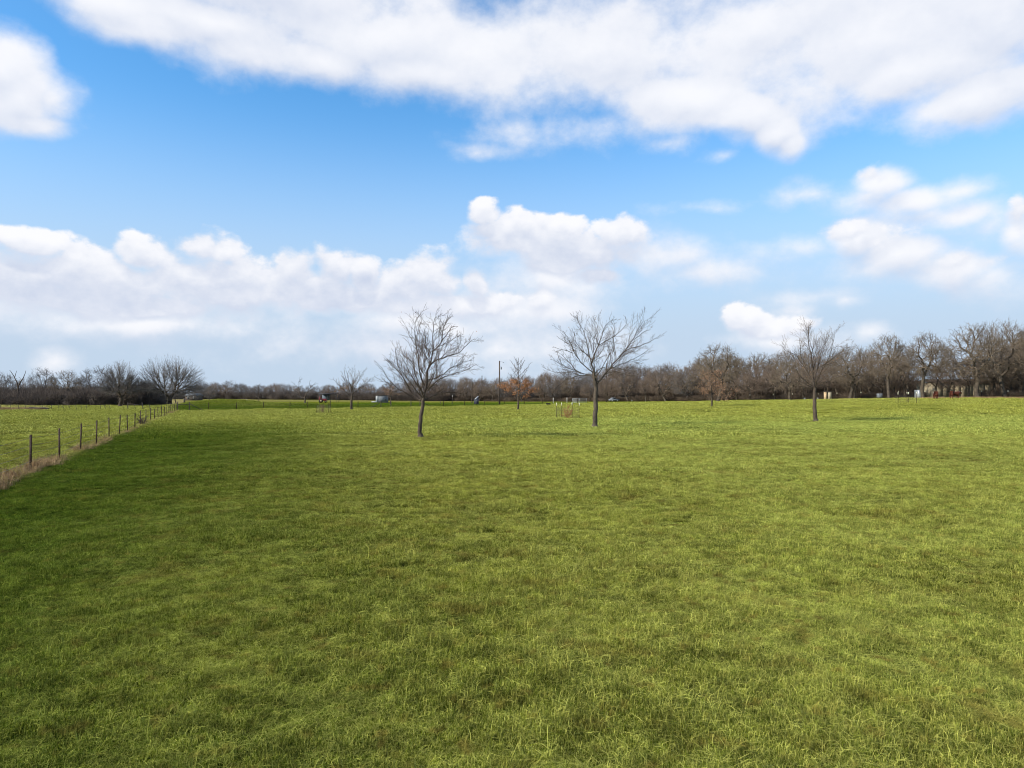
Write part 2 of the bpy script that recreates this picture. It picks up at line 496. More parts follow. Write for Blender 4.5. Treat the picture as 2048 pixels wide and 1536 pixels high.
def raw_mesh(name, V, Fc, mats, smooth=False, midx=None):
    me = bpy.data.meshes.new(name)
    V = np.asarray(V, np.float32)
    me.vertices.add(len(V))
    me.vertices.foreach_set('co', V.ravel())
    if isinstance(Fc, np.ndarray):
        k = Fc.shape[1]
        me.loops.add(Fc.size)
        me.loops.foreach_set('vertex_index', Fc.astype(np.int32).ravel())
        me.polygons.add(len(Fc))
        me.polygons.foreach_set('loop_start', np.arange(0, Fc.size, k, dtype=np.int32))
        me.polygons.foreach_set('loop_total', np.full(len(Fc), k, np.int32))
    else:
        tot = np.array([len(f) for f in Fc], np.int32)
        me.loops.add(int(tot.sum()))
        me.loops.foreach_set('vertex_index', np.concatenate([np.asarray(f) for f in Fc]).astype(np.int32))
        me.polygons.add(len(Fc))
        me.polygons.foreach_set('loop_start', np.concatenate([[0], np.cumsum(tot)[:-1]]).astype(np.int32))
        me.polygons.foreach_set('loop_total', tot)
    if smooth:
        me.polygons.foreach_set('use_smooth', np.ones(len(me.polygons), bool))
    me.update(calc_edges=True)
    me.validate()
    for m in (mats if isinstance(mats, (list, tuple)) else [mats]):
        me.materials.append(m)
    return me


def link(name, me, parent=None, loc=None, rz=0.0):
    o = bpy.data.objects.new(name, me)
    COL.objects.link(o)
    if parent is not None:
        o.parent = parent
    if loc is not None:
        o.location = loc
    if rz:
        o.rotation_euler = (0, 0, rz)
    return o


def thing(name, label, cat, loc, rz=0.0, group=None):
    o = link(name, None, None, loc, rz)
    o.empty_display_size = 0.3
    return tag(o, label, cat, group)


def copy_tree(o, parent=None):
    c = o.copy()
    COL.objects.link(c)
    c.parent = parent
    for ch in list(o.children):
        copy_tree(ch, c)
    return c


class MB:
    """collects boxes, bars and lathes into one mesh"""
    def __init__(self):
        self.v, self.f = [], []

    def add(self, V, Fs):
        n = len(self.v)
        self.v += [tuple(p) for p in V]
        self.f += [tuple(i + n for i in f) for f in Fs]
        return self

    def box(self, c, s, rz=0.0, taper=1.0, bev=0.0):
        x, y, z = (k / 2 for k in s)
        pts = []
        R = Matrix.Rotation(rz, 3, 'Z')
        if bev:
            b = bev
            for zz, q in ((-z, b), (-z + b, 0), (z - b, 0), (z, b)):
                for sx, sy in ((-1, -1), (1, -1), (1, 1), (-1, 1)):
                    a1 = (sx * (x - q), sy * (y - q - (b if not q else 0)), zz)
                    a2 = (sx * (x - q - (b if not q else 0)), sy * (y - q), zz)
                    pr = (a1, a2) if sx * sy > 0 else (a2, a1)
                    pts += [pr[0], pr[1]]
            V = [R @ Vector(p) + Vector(c) for p in pts]
            Fs = [tuple(range(7, -1, -1)), tuple(range(24, 32))]
            for k in range(3):
                for i in range(8):
                    j = (i + 1) % 8
                    Fs.append((k * 8 + i, k * 8 + j, k * 8 + 8 + j, k * 8 + 8 + i))
            return self.add(V, Fs)
        for zz, t in ((-z, 1), (z, taper)):
            for sx, sy in ((-1, -1), (1, -1), (1, 1), (-1, 1)):
                pts.append(R @ Vector((sx * x * t, sy * y * t, zz)) + Vector(c))
        return self.add(pts, [(3, 2, 1, 0), (4, 5, 6, 7), (0, 1, 5, 4), (1, 2, 6, 5), (2, 3, 7, 6), (3, 0, 4, 7)])

    def bar(self, a, b, r, n=6, r2=None):
        a, b = Vector(a), Vector(b)
        r2 = r if r2 is None else r2
        d = (b - a).normalized()
        u = d.orthogonal().normalized()
        w = d.cross(u)
        V = [a + (u * cos(2 * pi * i / n) + w * sin(2 * pi * i / n)) * r for i in range(n)] + \
            [b + (u * cos(2 * pi * i / n) + w * sin(2 * pi * i / n)) * r2 for i in range(n)]
        return self.add(V, [(i, (i + 1) % n, n + (i + 1) % n, n + i) for i in range(n)] + [tuple(range(n - 1, -1, -1)), tuple(range(n, 2 * n))])

    def prism(self, prof, a, b, axis='Y'):
        n = len(prof)
        V = []
        for t in (a, b):
            for p, q in prof:
                V.append({'Y': (p, t, q), 'X': (t, p, q), 'Z': (p, q, t)}[axis])
        return self.add(V, [(i, (i + 1) % n, n + (i + 1) % n, n + i) for i in range(n)] + [tuple(range(n - 1, -1, -1)), tuple(range(n, 2 * n))])

    def lathe(self, prof, n=16, c=(0, 0, 0)):
        V, Fs = [], []
        for r, z in prof:
            V += [(c[0] + r * cos(2 * pi * i / n), c[1] + r * sin(2 * pi * i / n), c[2] + z) for i in range(n)]
        for k in range(len(prof) - 1):
            for i in range(n):
                j = (i + 1) % n
                Fs.append((k * n + i, k * n + j, k * n + n + j, k * n + n + i))
        Fs.append(tuple(range(n - 1, -1, -1)))
        Fs.append(tuple(range(len(V) - n, len(V))))
        return self.add(V, Fs)

    def mesh(self, name, mat, smooth=False):
        me = raw_mesh(name, np.array(self.v), self.f, mat, smooth)
        import bmesh
        bm = bmesh.new(); bm.from_mesh(me); bmesh.ops.recalc_face_normals(bm, faces=bm.faces); bm.to_mesh(me); bm.free()
        return me

    def build(self, name, mat, parent=None, smooth=False, loc=None, rz=0.0):
        return link(name, self.mesh(name, mat, smooth), parent, loc, rz)


class Tubes:
    def __init__(self):
        self.groups = {}

    def add(self, pts, rad, sides=3):
        self.groups.setdefault((len(pts), sides), []).append((pts, rad))

    def arrays(self):
        VV, FF, n0 = [], [], 0
        for (N, S), lst in self.groups.items():
            Pt = np.array([a for a, _ in lst], float)
            Rd = np.array([b for _, b in lst], float)
            T = np.gradient(Pt, axis=1)
            T /= np.linalg.norm(T, axis=2, keepdims=True) + 1e-9
            ref = np.where(np.abs(T[:, :1, 2:3]) > 0.9, np.array([1.0, 0, 0]), np.array([0, 0, 1.0]))
            ref = np.broadcast_to(ref, T.shape)
            U = np.cross(T, ref)
            U /= np.linalg.norm(U, axis=2, keepdims=True) + 1e-9
            W = np.cross(T, U)
            an = np.arange(S) * 2 * pi / S
            ring = U[:, :, None, :] * np.cos(an)[None, None, :, None] + W[:, :, None, :] * np.sin(an)[None, None, :, None]
            V = Pt[:, :, None, :] + ring * Rd[:, :, None, None]
            Mn = len(lst)
            VV.append(V.reshape(-1, 3))
            base = (np.arange(Mn) * N * S)[:, None, None] + (np.arange(N - 1) * S)[None, :, None] + np.arange(S)[None, None, :]
            nxt = (np.arange(Mn) * N * S)[:, None, None] + (np.arange(N - 1) * S)[None, :, None] + ((np.arange(S) + 1) % S)[None, None, :]
            q = np.stack([base, nxt, nxt + S, base + S], -1).reshape(-1, 4) + n0
            FF.append(q)
            n0 += Mn * N * S
        return np.concatenate(VV), np.concatenate(FF)

    def mesh(self, name, mat, smooth=True):
        V, Fq = self.arrays()
        return raw_mesh(name, V, Fq, mat, smooth)


# ------------------------------------------------------------------ ground sheet
def build_ground():
    ys = np.concatenate([np.linspace(-80, 0, 10), np.arange(1, 60, .7), np.geomspace(60, 460, 170), np.geomspace(480, 4500, 20)])
    ts = np.linspace(-1, 1, 281)
    ts = np.sign(ts) * np.abs(ts) ** 1.15
    X = ts[None, :] * (45 + 1.35 * np.maximum(ys, 0))[:, None]
    Y = np.broadcast_to(ys[:, None], X.shape)
    Z = terr(X, Y)
    V = np.stack([X, Y, Z], -1).reshape(-1, 3)
    n, m = X.shape
    i = np.arange(n - 1)[:, None] * m + np.arange(m - 1)[None, :]
    Fq = np.stack([i, i + 1, i + m + 1, i + m], -1).reshape(-1, 4)
    o = link('ground', raw_mesh('ground', V, Fq, M['ground'], True))
    tag(o, kind='structure')


build_ground()


# ------------------------------------------------------------------ grass
def blade_patch(name, n, size, hmin, hmax, lean, width, seed, lying=0.0, mat=None, segs=3, tint=None):
    r = np.random.RandomState(seed)
    bx = (r.rand(n) - .5) * size
    by = (r.rand(n) - .5) * size
    a = r.rand(n) * 2 * pi
    h = hmin + (hmax - hmin) * r.rand(n) ** 1.6
    ly = r.rand(n) < lying
    L = np.where(ly, h * 1.9, h)
    ln = np.where(ly, 1.2 + .3 * r.rand(n), lean * r.rand(n))
    curl = (r.rand(n) - .5) * np.where(ly, 4.2, 1.6)
    bend = np.where(ly, .35, .9 * r.rand(n) + .1)
    P = np.stack([bx, by, np.full(n, -.01)], -1)
    pts = [P]
    st = L / segs
    for k in range(segs):
        th = ln + bend * (k / segs)
        aa = a + curl * (k / segs)
        d = np.stack([np.sin(th) * np.cos(aa), np.sin(th) * np.sin(aa), np.cos(th)], -1)
        if k == 0:
            d = np.stack([np.sin(th * .45) * np.cos(aa), np.sin(th * .45) * np.sin(aa), np.cos(th * .45)], -1)
        P = P + d * st[:, None]
        P[:, 2] = np.maximum(P[:, 2], 0.004 + .03 * r.rand(n))
        pts.append(P)
    side = np.stack([-np.sin(a + .6 * (r.rand(n) - .5)), np.cos(a), (r.rand(n) - .5) * .8], -1) * (width * (.6 + .8 * r.rand(n)))[:, None] / 2
    V = np.zeros((n, 2 * segs + 1, 3))
    for k in range(segs):
        w = 1 - .55 * k / segs
        V[:, 2 * k] = pts[k] - side * w
        V[:, 2 * k + 1] = pts[k] + side * w
    V[:, 2 * segs] = pts[segs]
    faces = []
    base = np.arange(n) * (2 * segs + 1)
    tris = []
    for k in range(segs - 1):
        tris += [(2 * k, 2 * k + 1, 2 * k + 3), (2 * k, 2 * k + 3, 2 * k + 2)]
    tris.append((2 * segs - 2, 2 * segs - 1, 2 * segs))
    Fc = (base[:, None, None] + np.array(tris)[None]).reshape(-1, 3)
    me = raw_mesh(name, V.reshape(-1, 3), Fc, mat or M['blades'])
    at_ = me.attributes.new('tint', 'FLOAT', 'POINT')
    tv = r.rand(n) if tint is None else tint[0] + (tint[1] - tint[0]) * r.rand(n)
    tv = np.where(ly, .55 + .45 * r.rand(n), tv)
    at_.data.foreach_set('value', np.repeat(tv, 2 * segs + 1).astype(np.float32))
    return me


def scatter(name, sources, P, scale, rot, idx, mat_for=None):
    """one object; its geometry nodes set one of the source patches on each point"""
    me = bpy.data.meshes.new(name)
    me.vertices.add(len(P))
    me.vertices.foreach_set('co', np.asarray(P, np.float32).ravel())
    for nm, arr, ty in (('scl', scale, 'FLOAT_VECTOR'), ('rot', rot, 'FLOAT_VECTOR'), ('pick', idx, 'INT')):
        a = me.attributes.new(nm, ty, 'POINT')
        if ty == 'INT':
            a.data.foreach_set('value', np.asarray(arr, np.int32))
        else:
            a.data.foreach_set('vector', np.asarray(arr, np.float32).ravel())
    o = link(name, me)
    c = bpy.data.collections.new(name + '_patches')
    for i, s in enumerate(sources):
        ob = bpy.data.objects.new(name + '_patch_%02d' % i, s)
        c.objects.link(ob)
    ng = bpy.data.node_groups.new(name + '_scatter', 'GeometryNodeTree')
    ng.interface.new_socket('Geometry', in_out='INPUT', socket_type='NodeSocketGeometry')
    ng.interface.new_socket('Geometry', in_out='OUTPUT', socket_type='NodeSocketGeometry')
    N = ng.nodes
    gi, go = N.new('NodeGroupInput'), N.new('NodeGroupOutput')
    ci = N.new('GeometryNodeCollectionInfo')
    ci.inputs['Collection'].default_value = c
    ci.inputs['Separate Children'].default_value = True
    ci.inputs['Reset Children'].default_value = True
    iop = N.new('GeometryNodeInstanceOnPoints')
    iop.inputs['Pick Instance'].default_value = True

    def attr(nm, ty):
        n = N.new('GeometryNodeInputNamedAttribute')
        n.data_type = ty
        n.inputs['Name'].default_value = nm
        return n.outputs['Attribute']
    L = ng.links.new
    L(gi.outputs[0], iop.inputs['Points'])
    L(ci.outputs[0], iop.inputs['Instance'])
    L(attr('pick', 'INT'), iop.inputs['Instance Index'])
    L(attr('rot', 'FLOAT_VECTOR'), iop.inputs['Rotation'])
    L(attr('scl', 'FLOAT_VECTOR'), iop.inputs['Scale'])
    L(iop.outputs[0], go.inputs[0])
    md = o.modifiers.new('scatter', 'NODES')
    md.node_group = ng
    return o


def vnoise(x, y, s, seed=0):
    """cheap smooth value noise for numpy arrays"""
    r = np.random.RandomState(seed)
    T = r.rand(256, 256)
    X, Y = x * s, y * s
    xi, yi = np.floor(X).astype(int), np.floor(Y).astype(int)
    fx, fy = X - xi, Y - yi
    fx, fy = fx * fx * (3 - 2 * fx), fy * fy * (3 - 2 * fy)
    q = lambda a, b: T[a & 255, b & 255]
    return (q(xi, yi) * (1 - fx) + q(xi + 1, yi) * fx) * (1 - fy) + (q(xi, yi + 1) * (1 - fx) + q(xi + 1, yi + 1) * fx) * fy


def build_grass():
    near = [blade_patch('turf', 820, .44, .025, .085, 1.3, .0046, i, .28) for i in range(4)]
    near += [blade_patch('long_turf', 480, .48, .03, .14, 1.45, .0046, 10 + i, .62) for i in range(3)]
    near += [blade_patch('straw_turf', 200, .60, .05, .19, 1.35, .0046, 20 + i, .90, tint=(.6, 1)) for i in range(2)]
    far = [blade_patch('far_turf', 420, 1.5, .05, .14, .8, .020, 30 + i, .12, segs=2) for i in range(3)]
    far += [blade_patch('far_tuft', 200, 1.1, .08, .24, .9, .022, 40 + i, .3, segs=2) for i in range(2)]
    rs = np.random.RandomState(7)

    def pts(y0, y1, dens, margin=2.5):
        st = 1 / math.sqrt(dens)
        out = []
        yy = y0
        while yy < y1:
            w = .80 * yy + margin
            xs = np.arange(-w, w, st)
            out.append(np.stack([xs + (rs.rand(len(xs)) - .5) * st * 1.1, yy + (rs.rand(len(xs)) - .5) * st * 1.1], 0))
            yy += st
        x, y = np.concatenate(out, 1)
        return x, y
    X, Y, S, K = [], [], [], []
    for y0, y1, dens, sc in ((3.6, 11, 34, .74), (11, 24, 18, .92), (24, 48, 9, 1.3)):
        x, y = pts(y0, y1, dens)
        nz = vnoise(x, y, .7, 1) * .6 + vnoise(x, y, 2.3, 2) * .4
        right = sst(x + .27 * y, -6, 10)
        r = rs.rand(len(x))
        plong = .16 + .42 * right * sst(nz, .3, .7)
        pstraw = .05 + .26 * right * sst(vnoise(x, y, 1.1, 5), .45, .85)
        k = np.where(r < pstraw, 7 + rs.randint(0, 2, len(x)), np.where(r < pstraw + plong, 4 + rs.randint(0, 3, len(x)), rs.randint(0, 4, len(x))))
        hn = .36 + 1.3 * sst(vnoise(x, y, 3.4, 9) * .5 + vnoise(x, y, 1.4, 6) * .25 + vnoise(x, y, .5, 3) * .25, .26, .74)
        X.append(x); Y.append(y); K.append(k)
        S.append(np.stack([np.full(len(x), sc)] * 2 + [hn * sc ** .5 * (.8 + .4 * rs.rand(len(x)))], -1))
    X, Y, S, K = (np.concatenate(a) for a in (X, Y, S, K))
    R = np.zeros((len(X), 3)); R[:, 2] = rs.rand(len(X)) * 2 * pi
    o = scatter('grass', near, np.stack([X, Y, terr(X, Y)], -1), S, R, K)
    tag(o, 'matted green and straw coloured pasture grass in the foreground', 'grass', kind='stuff')
    X, Y, S, K = [], [], [], []
    for y0, y1, dens, sc in ((46, 80, 2.6, 1.0), (80, 130, 1.5, 1.3), (130, 200, .75, 1.7)):
        x, y = pts(y0, y1, dens, 5)
        r = rs.rand(len(x))
        k = np.where(r < .25 * (.4 + vnoise(x, y, .4, 4)), 3 + rs.randint(0, 2, len(x)), rs.randint(0, 3, len(x)))
        hn = .35 + 1.35 * sst(vnoise(x, y, .45, 11) * .6 + vnoise(x, y, .14, 12) * .4, .2, .8)
        X.append(x); Y.append(y); K.append(k)
        S.append(np.stack([np.full(len(x), sc)] * 2 + [hn * sc ** .4], -1))
    X, Y, S, K = (np.concatenate(a) for a in (X, Y, S, K))
    R = np.zeros((len(X), 3)); R[:, 2] = rs.rand(len(X)) * 2 * pi
    o = scatter('far_grass', far, np.stack([X, Y, terr(X, Y)], -1), S, R, K)
    tag(o, 'short pasture grass of the middle and far field', 'grass', kind='stuff')


build_grass()

# ------------------------------------------------------------------ trees
UP = np.array([0, 0, 1.0])


def unit(v):
    return v / (np.linalg.norm(v) + 1e-9)


class Tree:
    def __init__(self, seed, style):
        self.r = random.Random(seed)
        self.rs = np.random.RandomState(seed)
        self.big, self.small = Tubes(), Tubes()
        self.tips = []
        self.s = style

    def rv(self):
        return self.rs.normal(size=3)

    def kids(self, pts, rad, L, level, n, t0=0.25, ratio=None, ang=None):
        """side branches along a polyline"""
        s = self.s
        N = len(pts)
        for i in range(n):
            t = t0 + (1 - t0) * (i + self.r.random() * .9) / n
            f = min(t * (N - 1), N - 1.001)
            k = int(f)
            p = pts[k] + (pts[k + 1] - pts[k]) * (f - k)
            d = unit(pts[k + 1] - pts[k])
            a = radians(self.r.uniform(*(ang or s['ang'])))
            sd = unit(np.cross(d, self.rv()))
            if s.get('flat'):
                sd = unit(sd * np.array([1, 1 - s['flat'], 1]))
            nd = unit(d * cos(a) + sd * sin(a))
            q = ratio or s['ratio']
            l = L * q * ((1.15 - .72 * t) if level <= 2 else (1.15 - .6 * t)) * self.r.uniform(.65, 1.2)
            rr = (rad[k] + (rad[k + 1] - rad[k]) * (f - k)) * self.r.uniform(.5, .68)
            self.grow(p, nd, l, rr, level)

    def grow(self, p, d, L, r, level):
        s = self.s
        if L < s['minlen']:
            return
        r = max(r, s['rmin'])
        last = level >= s['levels']
        n = 3 if last else (4 if level >= 3 else 6)
        if last and s.get('stub'):
            n = 2
        pts = [p]
        dd = d
        st = L / (n - 1)
        for i in range(n - 1):
            dd = unit(dd + self.rv() * s['wander'] + UP * s['up'] + (UP * -s['droop'] * (i / n) if s.get('droop') else 0))
            p = p + dd * st
            pts.append(p)
        end = s['rmin'] * .75 if last else max(r * .38, s['rmin'])
        rad = [r + (end - r) * (i / (n - 1)) for i in range(n)]
        (self.small if level >= s['split'] else self.big).add(np.array(pts), rad, 3 if level >= 2 else 6)
        if last:
            self.tips.append(pts[-1])
            self.tips.append((pts[0] + pts[-1]) / 2)
            return
        cnt = s['kids'][min(level, len(s['kids']) - 1)]
        self.kids(pts, rad, L, level + 1, cnt, t0=.2)
        # the leader forks at its end
        for _ in range(2):
            a = radians(self.r.uniform(12, 32))
            sd = unit(np.cross(dd, self.rv()))
            self.grow(pts[-1], unit(dd * cos(a) + sd * sin(a)), L * .55 * self.r.uniform(.7, 1.1), end, level + 1)

    def limb(self, pts, r0, r1, level=1, nk=8, sides=6, sub=True, t0=.2, L=None, ratio=None):
        pts = np.array(pts, float)
        # resample and roughen
        seg = np.linalg.norm(np.diff(pts, axis=0), axis=1)
        cum = np.concatenate([[0], np.cumsum(seg)])
        n = max(4, int(len(pts) * 2))
        q = np.linspace(0, cum[-1], n)
        P = np.stack([np.interp(q, cum, pts[:, k]) for k in range(3)], -1)
        for _ in range(1):
            P[1:-1] = (P[:-2] + 2 * P[1:-1] + P[2:]) / 4
        P[1:-1] += self.rs.normal(size=(n - 2, 3)) * cum[-1] * .006
        rad = list(r0 + (r1 - r0) * (np.linspace(0, 1, n) ** .8))
        (self.small if (level >= self.s['split']) else self.big).add(P, rad, sides)
        if sub:
            self.kids(P, rad, L or cum[-1] * .8, level + 1, nk, t0, ratio)
        return P, rad

    def leaves(self, n, size, lo, hi, spread=.25, pick=None):
        """small crossed leaf faces hung round the twig ends"""
        T = np.array(self.tips)
        z0, z1 = T[:, 2].min(), T[:, 2].max()
        zz = (T[:, 2] - z0) / (z1 - z0 + 1e-9)
        ok = T[(zz >= lo) & (zz <= hi)]
        if pick is not None:
            ok = ok[pick(ok)]
        c = ok[self.rs.randint(0, len(ok), n)] + self.rs.normal(size=(n, 3)) * spread * np.array([1, 1, .6])
        a = self.rs.normal(size=(n, 3)); a /= np.linalg.norm(a, axis=1, keepdims=True)
        b = np.cross(a, self.rs.normal(size=(n, 3))); b /= np.linalg.norm(b, axis=1, keepdims=True)
        sz = (size * (.6 + .8 * self.rs.rand(n)))[:, None]
        V = np.stack([c - a * sz * .5, c + b * sz * .3, c + a * sz * .5, c - b * sz * .3], 1).reshape(-1, 3)
        return V, np.arange(4 * n).reshape(-1, 4)


VASE = dict(ang=(28, 55), ratio=.52, minlen=.16, rmin=.0066, levels=4, wander=.10, up=.07, split=3, kids=(5, 5, 4, 3))


def pxw(pts, bx, by, d, org, sc, dep=0.0, rnd=None):
    """limb traced in a zoomed view of the photograph -> metres from the tree's base, dep = how fast it comes forward"""
    out = []
    x0 = None
    for i, p in enumerate(pts):
        px, py = org[0] + p[0] / sc, org[1] + p[1] / sc
        X, Z = (px - bx) * d / F, (by - py) * d / F
        if x0 is None:
            x0, z0 = X, Z
        ln = math.hypot(X - x0, Z - z0)
        out.append((X, dep * ln, Z))
    return out


def finish_tree(name, T, label, cat, loc, mats, leaves=None, group=None, rz=0.0, leafmat=None):
    root = thing(name, label, cat, loc, rz, group)
    link('trunk', T.big.mesh('trunk', mats[0]), root)
    link('crown', T.small.mesh('crown', mats[1]), root)
    if leaves:
        lo = link('leaves', raw_mesh('leaves', leaves[0], leaves[1], leafmat), root)
        lo['kind'] = 'stuff'
    return root


def traced_tree(name, label, px, row, d, org, sc, trunk, limbs, r_trunk, seed, style=VASE, extra=(), nk=8):
    T = Tree(seed, style)
    tp = pxw(trunk, px, row, d, org, sc)
    tp[0] = (tp[0][0], 0, -.15)
    T.limb(tp, r_trunk, r_trunk * .72, 0, sub=False, sides=9)
    # root flare
    T.big.add(np.array([(tp[0][0], 0, -.15), (tp[0][0], 0, .05), (tp[0][0] + .01, 0, .28)]), [r_trunk * 2.1, r_trunk * 1.5, r_trunk * .99], 9)
    w_top = max(q[2] for pts, _, _ in limbs for q in pxw(pts, px, row, d, org, sc))
    for pts, r0, dep in limbs:
        w = pxw(pts, px, row, d, org, sc, dep)
        ln = math.dist(w[0], w[-1])
        T.limb([(a * .975, b, c * (1 - .045 * c / w_top)) for a, b, c in w], r0, .011, 1, nk=max(5, int(nk * 1.1 * ln / 2.6)), L=ln * .54, t0=.12)
    for (z, azm, lnn, r0, upz) in extra:
        a = radians(azm)
        base = np.array([np.interp(z, [q[2] for q in tp], [q[0] for q in tp]), 0, z])
        p = [base + np.array([cos(a) * t, sin(a) * t, upz * t * (1 + .25 * t)]) * lnn for t in (0, .3, .6, 1)]
        T.limb(p, r0, .011, 1, nk=int(nk * lnn / 2.6), L=lnn * .6, t0=.15)
    return T


# ---- the pale barked young tree left of centre
treeA_limbs = [
    ([(545, 1100), (560, 1010), (580, 900), (598, 760), (630, 640), (655, 555), (640, 420), (640, 290), (655, 225), (690, 160)], .085, .05),
    ([(655, 555), (700, 510), (745, 440), (735, 330), (770, 230), (805, 155)], .040, .35),
    ([(745, 440), (800, 380), (850, 290), (915, 295)], .028, -.4),
    ([(700, 510), (790, 470), (870, 400), (960, 355)], .028, .5),
    ([(600, 720), (680, 665), (780, 625), (900, 600), (980, 550), (1040, 470), (1100, 440)], .045, -.35),
    ([(585, 870), (680, 860), (760, 790), (850, 720), (950, 670), (1030, 650)], .040, .45),
    ([(590, 990), (640, 930), (700, 860), (800, 830), (900, 810), (1000, 770), (1120, 705)], .042, -.25),
    ([(560, 1085), (640, 1040), (760, 1005), (860, 1000), (970, 1020)], .040, .3),
    ([(560, 930), (510, 830), (505, 660), (495, 540), (480, 430), (480, 280), (515, 210)], .050, -.3),
    ([(520, 1085), (490, 960), (455, 850), (400, 720), (395, 580), (430, 450)], .046, .55),
    ([(545, 1010), (480, 900), (430, 800), (385, 680), (330, 590)], .038, -.6),
    ([(518, 1085), (440, 1060), (400, 960), (340, 860), (270, 780), (200, 700), (155, 650)], .050, .25),
    ([(400, 960), (320, 820), (290, 660), (285, 530)], .034, -.45),
    ([(440, 1060), (370, 1020), (250, 930), (180, 850), (118, 730)], .036, -.2),
    ([(585, 860), (540, 740), (545, 600), (570, 480), (560, 380)], .034, .5),
    ([(610, 700), (560, 600), (600, 470), (590, 350)], .026, -.7),
]
dA = 45.0
TA = traced_tree('young_tree', '', 842, 878, dA, (740, 590), 5.12,
                 [(518, 1478), (512, 1380), (520, 1260), (538, 1180), (542, 1110), (550, 1060)], treeA_limbs, .150, 11,
                 extra=((2.5, 95, 2.6, .05, .55), (2.7, 265, 2.7, .05, .5), (2.4, 60, 2.4, .04, .3), (2.6, 235, 2.5, .04, .7), (3.2, 110, 2.6, .04, .9)), nk=10)
finish_tree('young_tree', TA, 'bare young tree with slightly leaning trunk, nearest tree in the field, left of centre', 'tree',
            at(842, dA), (M['bark'], M['twig']), TA.leaves(90, .09, .1, .9, .08), leafmat=M['dull_leaf'])

treeB_limbs = [
    ([(590, 860), (565, 740), (575, 690), (610, 610), (640, 520), (680, 450), (700, 340), (740, 260), (820, 200)], .085, .1),
    ([(565, 740), (545, 640), (530, 500), (520, 420), (480, 300), (440, 210), (405, 145)], .050, .35),
    ([(640, 520), (740, 460), (850, 390), (930, 300), (940, 230)], .040, -.4),
    ([(575, 690), (540, 640), (470, 580), (400, 470), (385, 330)], .040, .5),
    ([(580, 830), (500, 780), (420, 690), (360, 610), (340, 520), (290, 430), (235, 350)], .055, -.15),
    ([(360, 610), (290, 580), (200, 570), (130, 540)], .034, -.4),
    ([(340, 520), (260, 470), (180, 400)], .026, .5),
    ([(575, 860), (480, 850), (400, 820), (330, 720), (270, 650), (205, 590)], .046, .35),
    ([(480, 850), (380, 810), (250, 770), (170, 710), (90, 690)], .040, -.35),
    ([(560, 870), (430, 860), (300, 900), (200, 970), (105, 1060)], .040, .15),
    ([(400, 820), (200, 840), (80, 800), (10, 760)], .028, .3),
    ([(615, 985), (640, 930), (700, 860), (760, 780), (840, 690), (940, 590), (1000, 480), (1080, 310), (1140, 210)], .080, -.1),
    ([(840, 690), (850, 600), (820, 500), (840, 400), (825, 290)], .038, .4),
    ([(760, 800), (850, 750), (950, 720), (1080, 660), (1180, 600), (1240, 560)], .045, .3),
    ([(870, 650), (950, 570), (1080, 540), (1180, 490), (1285, 430)], .042, -.35),
    ([(1000, 480), (1100, 400), (1160, 350), (1220, 340)], .030, -.3),
    ([(590, 855), (660, 780), (760, 760), (880, 770), (980, 810), (1060, 770)], .034, .5),
    ([(700, 860), (800, 820), (900, 850), (960, 880), (1060, 860)], .036, -.5),
    ([(640, 520), (610, 400), (650, 280), (655, 130)], .034, .3),
    ([(600, 640), (580, 480), (600, 330), (560, 200)], .032, -.45),
    ([(575, 720), (680, 640), (780, 630)], .022, .6),
]
dB = 61.9
TB = traced_tree('young_tree', '', 1189, 854, dB, (1080, 590), 5.486,
                 [(600, 1448), (603, 1300), (610, 1180), (618, 1060), (605, 960), (590, 870)], treeB_limbs, .235, 23,
                 extra=((4.3, 95, 3.2, .06, .6), (4.2, 262, 3.3, .06, .55), (4.0, 50, 2.6, .04, .4), (4.4, 300, 2.8, .05, .8)), nk=7)
finish_tree('young_tree', TB, 'bare tree with wide spreading crown, right of the red twigged sapling cage', 'tree',
            at(1189, dB), (M['bark_oak'], M['twig']), TB.leaves(60, .10, .1, .9, .08), leafmat=M['dull_leaf'])

treeE_limbs = [
    ([(570, 1000), (560, 850), (555, 700), (535, 500), (510, 350), (495, 240), (515, 120)], .085, .05),
    ([(570, 900), (630, 750), (680, 580), (760, 430), (800, 290)], .048, .3),
    ([(560, 950), (620, 800), (700, 660), (740, 420), (735, 220)], .045, -.3),
    ([(560, 700), (580, 560), (555, 350), (572, 150)], .036, .3),
    ([(600, 780), (620, 600), (630, 420), (640, 270)], .034, -.4),
    ([(555, 900), (480, 760), (400, 600), (330, 520), (230, 490), (150, 385)], .048, .15),
    ([(400, 600), (360, 450), (330, 330)], .030, -.4),
    ([(480, 760), (440, 560), (455, 420)], .030, .5),
    ([(650, 710), (800, 600), (900, 500), (1030, 430)], .042, -.15),
    ([(680, 690), (830, 660), (960, 580), (1110, 500)], .036, .35),
    ([(800, 600), (860, 470), (920, 400)], .026, .4),
    ([(545, 1000), (450, 980), (330, 950), (240, 860)], .042, .2),
    ([(540, 960), (430, 900), (320, 830), (250, 700)], .036, -.4),
    ([(580, 1000), (650, 950), (730, 990)], .034, .2),
    ([(575, 950), (700, 880), (820, 830), (900, 760)], .036, .3),
]
dE = 74.0
TE = traced_tree('young_tree', '', 1629, 843, dE, (1540, 620), 6.4,
                 [(582, 1425), (572, 1250), (568, 1100), (572, 990)], treeE_limbs, .225, 31,
                 extra=((3.8, 95, 2.8, .05, .7), (3.7, 262, 2.9, .05, .6), (3.6, 200, 2.6, .045, .3), (3.7, 340, 2.4, .04, .4)), nk=8)
finish_tree('young_tree', TE, 'bare upright tree with thin top shoots alone before the right hand wood', 'tree',
            at(1629, dE), (M['bark'], M['twig_brown']), TE.leaves(260, .11, .0, .45, .16), leafmat=M['dull_leaf'])

